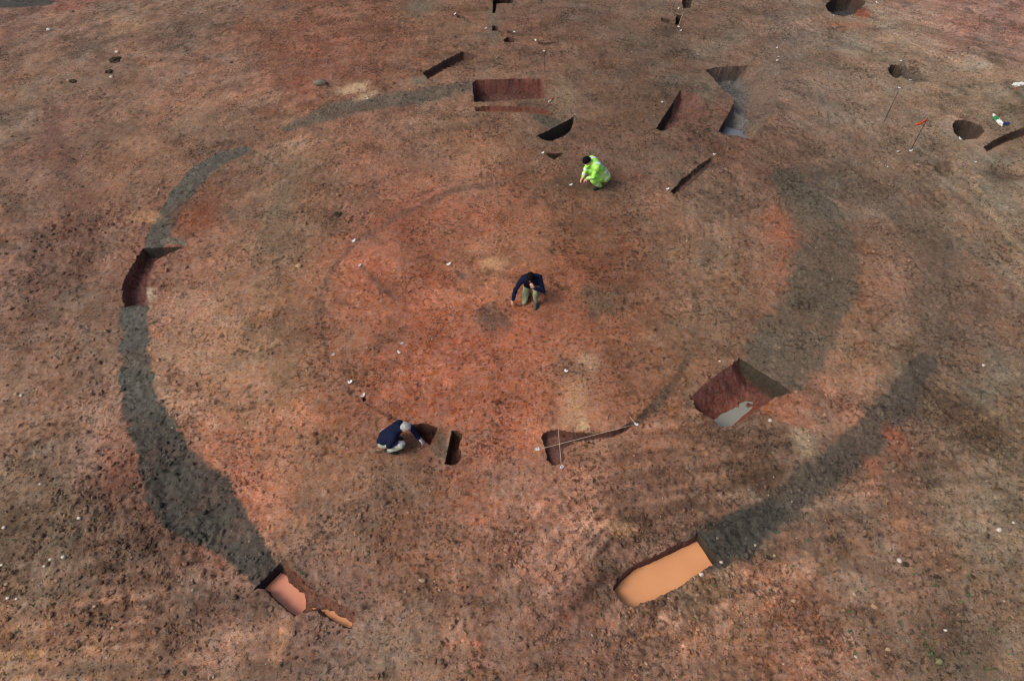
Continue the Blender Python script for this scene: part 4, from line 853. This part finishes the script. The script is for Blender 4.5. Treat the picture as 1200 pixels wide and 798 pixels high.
string_line([(795, 31), (801, 14)], 'short white string over the black slot near the top edge', M_STRING, .006)
# photo scale in red and white beside the string
g = at(643, 121, .02); h2 = at(648, 116.5, .02); root = empty('scale_bar', g); tag(root, 'small red and white scale bar beside the long thin string', 'scale bar')
d = h2 - g; zl = zat(*g[:2])
for k, (a, b, m) in enumerate(((0, .5, M_TAG), (.5, 1.05, M_RED))):
    V_, F_ = tube([d * a, d * b], .022, 4); o = poly_obj('white_half' if k == 0 else 'red_half', V_, F_, m, root, False)
root.location.z = zl + .03
g = at(465, -3); root = tag(poly_obj('white_board', [(-.34, -.16, 0), (.34, -.18, .02), (.36, .2, .03), (-.33, .2, 0), (-.34, -.16, .03), (.34, -.18, .05), (.36, .2, .06), (-.33, .2, .03)], [(3, 2, 1, 0), (4, 5, 6, 7), (0, 1, 5, 4), (1, 2, 6, 5), (2, 3, 7, 6), (3, 0, 4, 7)], M_TAG, None, False), 'white board lying on the soil, cut off by the top edge', 'board'); root.location = (g[0], g[1], zat(*g[:2]) + .01)
def ribbon(name, p0, dirs, wd, mat, parent, fold=.03):
    V_ = []; F_ = []; n = 9; L = np.array(dirs, float)
    for i in range(n):
        t = i / (n - 1); c = np.array(p0) + L * t + np.array([0, 0, fold * math.sin(t * 9)]) + np.array([0, fold * math.cos(t * 7), 0])
        w_ = wd * (1 - .4 * t); V_ += [c + np.array([0, 0, w_]), c - np.array([0, 0, w_])]
    for i in range(n - 1): F_.append((2 * i, 2 * i + 1, 2 * i + 3, 2 * i + 2))
    o = poly_obj(name, V_, F_, mat, parent); md = o.modifiers.new('s', 'SOLIDIFY'); md.thickness = .003; return o
def cane(px, py, h, label, mat, lean=(0, 0), r=.011):
    g = at2(px, py); root = empty('marker_cane', (g[0], g[1], zat(*g))); tag(root, label, 'cane', 'upright canes')
    V_, F_ = tube([(0, 0, -.05), (lean[0] * .5, lean[1] * .5, h * .5), (lean[0], lean[1], h)], r, 6, r * .75); poly_obj('cane_shaft', V_, F_, mat, root); return root
c1 = cane(1067, 177, 1.06, 'thin upright cane with a fluttering orange flag', M_CANE)
ribbon('orange_flag', (0.0, 0, .98), (-.26, -.03, -.13), .05, M_ORANGE, c1, .008)
cane(1036, 143, .98, 'bare thin cane standing below the round black post-hole', M_CANE)
c3 = cane(1170, 137, .98, 'yellowish cane topped by a white bag and orange tape', M_CANEY, (0, 0), .011)
ribbon('orange_tape', (0, 0, .98), (.03, -.03, -.14), .05, M_ORANGE, c3, .015)
def crumple(name, n, size, mat, parent, off=(0, 0, 0), seed=0):
    r_ = np.random.RandomState(seed); bm = bmesh.new(); bmesh.ops.create_icosphere(bm, subdivisions=3, radius=1)
    for v_ in bm.verts:
        k = 1 + .35 * math.sin(v_.co.x * 7 + seed) * math.sin(v_.co.y * 9 + 2 * seed) + .25 * math.sin(v_.co.z * 13 + v_.co.x * 11 + seed) + r_.normal() * .05
        v_.co = Vector((v_.co.x * size[0] * k + off[0], v_.co.y * size[1] * k + off[1], v_.co.z * size[2] * k + off[2]))
    me = bpy.data.meshes.new(name); bm.to_mesh(me); bm.free(); return link_mesh(name, me, mat, parent)
M_BAG = plain('bag_film', (236, 240, 238), .3, .05, 20, .5); M_GREEN = plain('green_plastic', (40, 150, 96), .4, .1, 20, .5); M_BLUE = plain('blue_plastic', (44, 62, 104), .4, .1, 20, .5)
crumple('white_bag', 3, (.11, .06, .05), M_BAG, c3, (-.03, 0, 1.04), 3); crumple('white_bag_corner', 3, (.06, .05, .035), M_BAG, c3, (.10, .02, 1.06), 5)
g = at2(1171, 145); root = empty('litter_bundle', (g[0], g[1], zat(*g))); tag(root, 'crumpled white bag with green and blue plastic at the cane foot', 'bag')
crumple('white_bag', 3, (.07, .13, .05), M_BAG, root, (-.03, -.02, .05), 8); crumple('green_wrap', 3, (.05, .10, .05), M_GREEN, root, (-.07, .16, .06), 9); crumple('white_tip', 3, (.03, .08, .03), M_BAG, root, (-.03, .34, .05), 12); crumple('blue_bottle_cap', 3, (.08, .055, .045), M_BLUE, root, (.13, -.10, .05), 10)

# ------------------------------------------------------------------ people
def capsule(a, b, ra, rb, seg=12, rings=5):
    """tapered capsule as raw geometry"""
    a = np.array(a, float); b = np.array(b, float); t = b - a; L = np.linalg.norm(t); t = t / max(L, 1e-6)
    u = np.cross(t, [0.3, 0.2, 1.0]); u /= np.linalg.norm(u); v_ = np.cross(t, u); V_ = []; prof = []
    for i in range(1, rings + 1): th = math.pi / 2 * (1 - i / rings); prof.append((a - t * ra * math.sin(th), ra * math.cos(th)))
    for i in range(0, rings): th = math.pi / 2 * (i / rings); prof.append((b + t * rb * math.sin(th), rb * math.cos(th)))
    V_.append(a - t * ra)
    for c, r in prof:
        for k in range(seg): V_.append(c + r * (math.cos(6.2832 * k / seg) * u + math.sin(6.2832 * k / seg) * v_))
    V_.append(b + t * rb); F_ = []; n = len(prof)
    for k in range(seg): F_.append((0, 1 + (k + 1) % seg, 1 + k)); F_.append((len(V_) - 1, 1 + (n - 1) * seg + k, 1 + (n - 1) * seg + (k + 1) % seg))
    for i in range(n - 1):
        for k in range(seg): F_.append((1 + i * seg + k, 1 + i * seg + (k + 1) % seg, 1 + (i + 1) * seg + (k + 1) % seg, 1 + (i + 1) * seg + k))
    return V_, F_
def blob(c, r, rot=None):
    bm = bmesh.new(); bmesh.ops.create_uvsphere(bm, u_segments=16, v_segments=10, radius=1)
    M_ = rot if rot is not None else np.eye(3); V_ = [np.array(c) + M_ @ (np.array(q.co[:]) * np.array(r)) for q in bm.verts]; F_ = [tuple(w_.index for w_ in q.verts) for q in bm.faces]; bm.free(); return V_, F_
def fuse(name, parts, mat, parent, voxel=.012, smooth=4, wrinkle=0.0, wscale=.08):
    """one continuous skin over all pieces"""
    V_ = []; F_ = []
    for pv, pf in parts: b = len(V_); V_ += list(pv); F_ += [tuple(i + b for i in q) for q in pf]
    me = bpy.data.meshes.new(name); me.from_pydata([tuple(map(float, q)) for q in V_], [], F_); tmp = bpy.data.objects.new(name + '_tmp', me); COL.objects.link(tmp)
    md = tmp.modifiers.new('r', 'REMESH'); md.mode = 'VOXEL'; md.voxel_size = voxel
    if smooth: m2 = tmp.modifiers.new('s', 'SMOOTH'); m2.factor = .5; m2.iterations = smooth
    out = bpy.data.meshes.new_from_object(tmp.evaluated_get(bpy.context.evaluated_depsgraph_get())); bpy.data.objects.remove(tmp); bpy.data.meshes.remove(me)
    if wrinkle:
        n = len(out.vertices); co = np.empty(n * 3, np.float32); out.vertices.foreach_get('co', co); co = co.reshape(-1, 3).astype(float); no = np.array([q.normal[:] for q in out.vertices])
        dsp = wrinkle * (vn(co[:, 0] + co[:, 2] * 1.7, co[:, 1] - co[:, 2] * .8, wscale, 5) + .6 * vn(co[:, 0] - co[:, 2], co[:, 1] + co[:, 2] * 1.3, wscale * .5, 8))
        out.vertices.foreach_set('co', (co + no * dsp[:, None]).astype(np.float32).ravel()); out.update()
    out.name = name; out.materials.clear()
    for q in out.polygons: q.use_smooth = True
    return link_mesh(name, out, mat, parent)
def shell(name, src, test, mat, parent, off=.005):
    """a thin layer lying on part of a garment"""
    me = src.data; keep = [q for q in me.polygons if test(np.array(q.center[:]), np.array(q.normal[:]))]
    if not keep: return None
    ids = sorted({i for q in keep for i in q.vertices}); mp = {i: k for k, i in enumerate(ids)}
    V_ = [me.vertices[i].co + me.vertices[i].normal * off for i in ids]; return poly_obj(name, V_, [tuple(mp[i] for i in q.vertices) for q in keep], mat, parent)
M_SKIN = plain('skin', (214, 160, 140), .55, .06, 20, .35); M_NAVY = plain('navy_fleece', (22, 30, 58), .9, .2, 30, .15, .3); M_BLACK = plain('black_knit', (22, 22, 26), .95, .2, 60, .1, .4); M_HAIR = plain('grey_hair', (176, 178, 180), .7, .25, 70, .3, .5)
M_KHAKI = plain('khaki_cotton', (150, 156, 126), .85, .16, 14, .2, .3); M_PALE = plain('pale_cotton', (172, 182, 166), .85, .12, 14, .2, .3); M_BOOT = plain('boot_leather', (44, 46, 48), .6, .2, 30, .3); M_BOOTT = plain('teal_boot', (56, 78, 84), .6, .2, 30, .3)
M_GLOVE = plain('white_glove', (226, 226, 230), .7, .06, 30, .2); M_CUFF = plain('purple_cuff', (70, 58, 140), .7, .1, 30, .2); M_HIVIS = plain('green_high_visibility_fabric', (0.44, 1.0, 0.15), .6, .12, 12, .3, .2, linear=True); M_REFL = plain('reflective_tape', (238, 242, 238), .35, .06, 40, .6); M_CYAN = plain('blue_back_print', (64, 186, 232), .5, .1, 30, .3); M_EYE = plain('dark_eye', (30, 24, 22), .3, .1, 30, .5)
def hand(w_, d, nrm, side, curl=.5, s=1.0):
    """palm, four fingers of different length and a thumb; w_ wrist, d pointing direction, nrm out of the back of the hand"""
    d = np.array(d, float); d /= np.linalg.norm(d); nrm = np.array(nrm, float); nrm -= d * (nrm @ d); nrm /= np.linalg.norm(nrm); a = np.cross(nrm, d) * side; P = []
    w_ = np.array(w_, float); pc = w_ + d * .05 * s
    for k in (-1.2, -.4, .4, 1.2): P.append(capsule(w_ + a * k * .012 * s, w_ + d * .088 * s + a * k * .020 * s, .017 * s, .015 * s, 8, 3))
    for k, L in zip((-1.5, -.5, .5, 1.5), (.062, .078, .084, .074)):
        p0 = w_ + d * .088 * s + a * k * .019 * s; c1, c2, c3 = curl * .5, curl * 1.2, curl * 1.7; q = p0
        for f_, ang, rr in ((.45, c1, .0098), (.32, c2, .009), (.25, c3, .0082)):
            e = q + (d * math.cos(ang) - nrm * math.sin(ang)) * L * f_ * s + a * k * .0015; P.append(capsule(q, e, rr * s, rr * .92 * s, 8, 3)); q = e
    t0 = w_ + d * .028 * s + a * .026 * s; t1 = t0 + (d * .55 + a * .75 - nrm * .3) * .040 * s; t2 = t1 + (d * .85 + a * .25 - nrm * .45) * .030 * s
    P.append(capsule(t0, t1, .013 * s, .011 * s, 8, 3)); P.append(capsule(t1, t2, .011 * s, .009 * s, 8, 3)); return P
def head_parts(c, fw, up, s=1.0):
    fw = np.array(fw, float); fw /= np.linalg.norm(fw); up = np.array(up, float); up -= fw * (up @ fw); up /= np.linalg.norm(up); sd_ = np.cross(up, fw); M_ = np.stack((fw, sd_, up), 1); c = np.array(c, float)
    f = lambda x_, y_, z_: c + M_ @ np.array([x_, y_, z_])
    P = [blob(f(-.005, 0, .02), (.098, .076, .098), M_), blob(f(.028, 0, -.045), (.062, .060, .075), M_), capsule(f(.085, 0, .008), f(.105, 0, -.022), .010, .016, 8, 3), capsule(f(.075, -.03, .022), f(.075, .03, .022), .016, .016, 8, 3), capsule(f(.068, -.022, -.066), f(.068, .022, -.066), .014, .014, 8, 3), blob(f(.062, 0, -.100), (.026, .028, .020), M_)]
    for s_ in (-1, 1): P.append(blob(f(-.005, s_ * .077, -.012), (.022, .011, .033), M_))
    return P, f, M_
def person(px, py, yaw, label, J, look, lookup, style):
    g = at2(px, py); root = empty('person', (g[0], g[1], zat(*g)), yaw); root.scale = (style.get('size', 1),) * 3; tag(root, label, 'person', 'people crouching on the dig')
    j = {k: np.array(v_, float) for k, v_ in J.items()}; mid = (j['hipL'] + j['hipR']) / 2; shm = (j['shL'] + j['shR']) / 2
    hp, hf, HM = head_parts(j['head'], look, lookup)
    side = (j['shL'] - j['shR']); side /= np.linalg.norm(side)
    def torso(g_=0.0):
        P = []; g_ = g_ + style.get('bulk', 0)
        for k in (-1, 0, 1):
            a = mid + side * k * .085; b = shm + side * k * .105 - (shm - mid) * .10; wst = (a + b) / 2 - side * k * .012
            P += [capsule(a, wst, .118 + g_, .108 + g_), capsule(wst, b, .108 + g_, .112 + g_)]
        for s_ in ('L', 'R'): P.append(capsule(shm + (shm - mid) * .0, j['sh' + s_], .085 + g_, .070 + g_))
        return P
    def arms(g_=0.0, end=1.0):
        P = []
        for s_ in ('L', 'R'):
            P += [capsule(j['sh' + s_], j['el' + s_], .056 + g_, .044 + g_), capsule(j['el' + s_], j['el' + s_] + (j['wr' + s_] - j['el' + s_]) * end, .044 + g_, .030 + g_)]
        return P
    def legs(g_=0.0, end=1.0):
        P = []; g_ = g_ + style.get('bulk', 0) * .6
        for s_ in ('L', 'R'):
            P += [capsule(j['hip' + s_], j['kn' + s_], .088 + g_, .060 + g_), capsule(j['kn' + s_], j['kn' + s_] + (j['an' + s_] - j['kn' + s_]) * .4, .058 + g_, .056 + g_), capsule(j['kn' + s_] + (j['an' + s_] - j['kn' + s_]) * .4, j['kn' + s_] + (j['an' + s_] - j['kn' + s_]) * end, .056 + g_, .040 + g_)]
        return P
    hands = hand(j['wrL'], j['hdL'], j['hnL'], style.get('thL', 1), style.get('cL', .5)) + hand(j['wrR'], j['hdR'], j['hnR'], style.get('thR', -1), style.get('cR', .5))
    feet = []
    for s_ in ('L', 'R'): feet += [capsule(j['an' + s_], j['toe' + s_], .036, .030)]
    neck = [capsule(shm + (j['head'] - shm) * .1, j['head'] + (shm - j['head']) * .25, .058, .052)]
    fuse('body', torso(-.02) + arms(-.008) + legs(-.012) + hands + feet + neck + hp, M_SKIN, root, .0085, 3)
    jk = fuse('jacket', torso(.014) + arms(.014, .97) + [capsule(shm, shm + (j['head'] - shm) * .45, .080, .068)], style['jacket'], root, .014, 4, .010, .09)
    tr = fuse('trousers', legs(.012, .96) + [capsule(j['hipL'], j['hipR'], .122, .122)] + [capsule(mid, mid + (shm - mid) * .15, .120, .118)], style['trousers'], root, .014, 4, .008, .09)
    for s_ in ('L', 'R'):
        a, t_ = j['an' + s_], j['toe' + s_]; d = t_ - a; heel = a - d * .25
        up_ = np.array([0, 0, 1.0]) if d[2] > -.12 else np.array([0, 0, 1.0])
        bt = fuse('boot', [capsule(heel, a + d * .3, .044, .048), capsule(a + d * .3, t_, .048, .040), capsule(a, a + (j['kn' + s_] - a) * .22, .050, .054)], style['boot'], root, .012, 3)
    M_ = HM
    if 'hat' in style:
        hv, hf_ = blob(hf(-.012, 0, .045), (.112, .092, .098), M_); keepf = [q for q in hf_ if np.mean([(M_.T @ (np.array(hv[i]) - j['head']))[2] + .35 * (M_.T @ (np.array(hv[i]) - j['head']))[0] * -1 for i in q]) > -.006]
        h_ = poly_obj('hat', hv, keepf, style['hat'], root); md = h_.modifiers.new('s', 'SOLIDIFY'); md.thickness = .008
        P = []; n = 20
        ringp = [hf(-.010 + .108 * math.cos(6.2832 * k / n), .089 * math.sin(6.2832 * k / n), .012 + .030 * math.cos(6.2832 * k / n)) for k in range(n + 1)]
        V_, F_ = tube(ringp, .013, 6); poly_obj('hat_brim', V_, F_, style['hat'], h_)
    if 'hair' in style:
        P = [blob(hf(-.022, 0, .040), (.104, .088, .090), M_), blob(hf(-.060, 0, -.01), (.060, .078, .075), M_)]
        for k in range(26):
            a = rs.uniform(0, 6.28); e = rs.uniform(.0, 1.1); P.append(blob(hf(-.024 + .098 * math.cos(a) * math.cos(e), .084 * math.sin(a) * math.cos(e), .045 + .085 * math.sin(e)), (.020, .016, .014), M_))
        fuse('hair', P, style['hair'], root, .008, 1, .003, .02)
    for s_ in (-1, 1): 
        V_, F_ = blob(hf(.088, s_ * .030, -.002), (.008, .012, .007), M_); poly_obj('eye', V_, F_, M_EYE, root)
    if style.get('glove'):
        for s_, th in (('L', style.get('thL', 1)), ('R', style.get('thR', -1))):
            gl = fuse('glove', hand(j['wr' + s_], j['hd' + s_], j['hn' + s_], th, style.get('c' + s_, .5), 1.12), M_GLOVE, root, .0075, 2)
            dd = j['wr' + s_] - j['el' + s_]; dd /= np.linalg.norm(dd); V_, F_ = tube([j['wr' + s_] - dd * .03, j['wr' + s_] + dd * .035], .041, 12); poly_obj('cuff', V_, F_, M_CUFF, gl)
    if style.get('hivis'):
        ax = (shm - mid) / np.linalg.norm(shm - mid); L = np.linalg.norm(shm - mid); back = np.cross(ax, side); back = back / np.linalg.norm(back)
        if back[2] < 0: back = -back
        def near_torso(c): return min(np.linalg.norm(c - (j['el' + s_] + (j['wr' + s_] - j['el' + s_]) * t)) for s_ in 'LR' for t in (0, .33, .66, 1)) > .13
        shell('reflective_band', jk, lambda c, n_: abs((c - mid) @ ax - L * .42) < .038 and near_torso(c), M_REFL, jk)
        shell('reflective_band', jk, lambda c, n_: abs((c - mid) @ ax - L * .10) < .034 and near_torso(c), M_REFL, jk)
        for q in (.085, -.085): shell('reflective_brace', jk, lambda c, n_, q=q: abs((c - mid) @ side - q * 1.5) < .034 and (c - mid) @ ax > L * .42 and n_ @ back > .2 and near_torso(c), M_REFL, jk)
        shell('back_print', jk, lambda c, n_: abs((c - mid) @ side) < .13 and L * .50 < (c - mid) @ ax < L * .95 and n_ @ back > .25 and near_torso(c), M_CYAN, jk, .008)
        for s_ in ('L', 'R'):
            for t in (.35, .75):
                e = j['el' + s_]; d = j['wr' + s_] - e; l_ = np.linalg.norm(d); d = d / l_
                shell('sleeve_band', jk, lambda c, n_, e=e, d=d, l_=l_, t=t: abs((c - e) @ d - l_ * t) < .03 and np.linalg.norm((c - e) - d * ((c - e) @ d)) < .075, M_REFL, jk)
            kn = j['kn' + s_]; d = j['an' + s_] - kn; l_ = np.linalg.norm(d); d = d / l_
            shell('leg_band', tr, lambda c, n_, e=kn, d=d, l_=l_: abs((c - e) @ d - l_ * .45) < .025 and np.linalg.norm((c - e) - d * ((c - e) @ d)) < .1, M_REFL, tr)
    return root
# squatting in bright green, both hands at the ground in front of the knees
person(700, 216, R(196), 'person squatting in bright green high-visibility suit and dark hat, head bowed to the soil',
 dict(hipL=(-.16,.10,.30), hipR=(-.16,-.10,.30), knL=(.24,.22,.36), knR=(.22,-.20,.36), anL=(-.02,.17,.09), anR=(-.04,-.15,.09), toeL=(.16,.20,.04), toeR=(.14,-.18,.04),
      shL=(.16,.19,.72), shR=(.16,-.19,.72), elL=(.27,.27,.50), elR=(.26,-.24,.50), wrL=(.36,.10,.36), wrR=(.42,-.06,.30), hdL=(.5,-.2,-.6), hdR=(.5,.2,-.6), hnL=(.6,0,.6), hnR=(.6,0,.6), head=(.37,0,.84)),
 (.75, 0, -.75), (.7, 0, .7), dict(jacket=M_HIVIS, trousers=M_HIVIS, boot=M_BOOT, hat=M_BLACK, hivis=True, bulk=.022))
# kneeling on one knee, pointing at the soil with one arm, other hand at the chin
person(622, 352, R(262), 'person kneeling in navy top and black hat, pointing at the soil, hand on chin',
 dict(hipL=(-.20,.10,.40), hipR=(-.20,-.11,.38), knL=(.17,.13,.46), knR=(.14,-.15,.07), anL=(.12,.14,.10), anR=(-.26,-.15,.08), toeL=(.29,.15,.04), toeR=(-.36,-.15,.06),
      shL=(.00,.19,.84), shR=(.04,-.19,.80), elL=(.20,.31,.60), elR=(.15,-.36,.52), wrL=(.26,.10,.73), wrR=(.26,-.42,.24), hdL=(.0,-.55,.75), hdR=(.35,-.12,-.9), hnL=(.9,.3,.3), hnR=(.8,-.2,.4), head=(.17,-.01,.99)),
 (.86, -.10, -.5), (.4, 0, .9), dict(jacket=M_NAVY, trousers=M_KHAKI, boot=M_BOOTT, hat=M_BLACK, cL=.9, cR=.35, size=.92))
# squatting, digging to the side, other glove on the knee
person(461, 523, R(-6), 'grey-haired person squatting in navy top and white gloves beside a pit',
 dict(hipL=(-.17,.11,.26), hipR=(-.17,-.11,.26), knL=(.20,.20,.42), knR=(.27,-.22,.40), anL=(-.02,.15,.09), anR=(-.06,-.19,.09), toeL=(.15,.18,.04), toeR=(.11,-.20,.04),
      shL=(.17,.19,.61), shR=(.13,-.18,.62), elL=(.40,.23,.42), elR=(.02,-.27,.42), wrL=(.56,.09,.26), wrR=(.19,-.20,.49), hdL=(.7,-.35,-.55), hdR=(.8,.25,-.3), hnL=(.5,.2,.7), hnR=(.2,-.1,.9), head=(.36,.03,.72)),
 (.85, -.12, -.6), (.6, 0, .8), dict(jacket=M_NAVY, trousers=M_PALE, boot=M_BOOT, hair=M_HAIR, glove=True, cL=.5, cR=.4, size=.90))
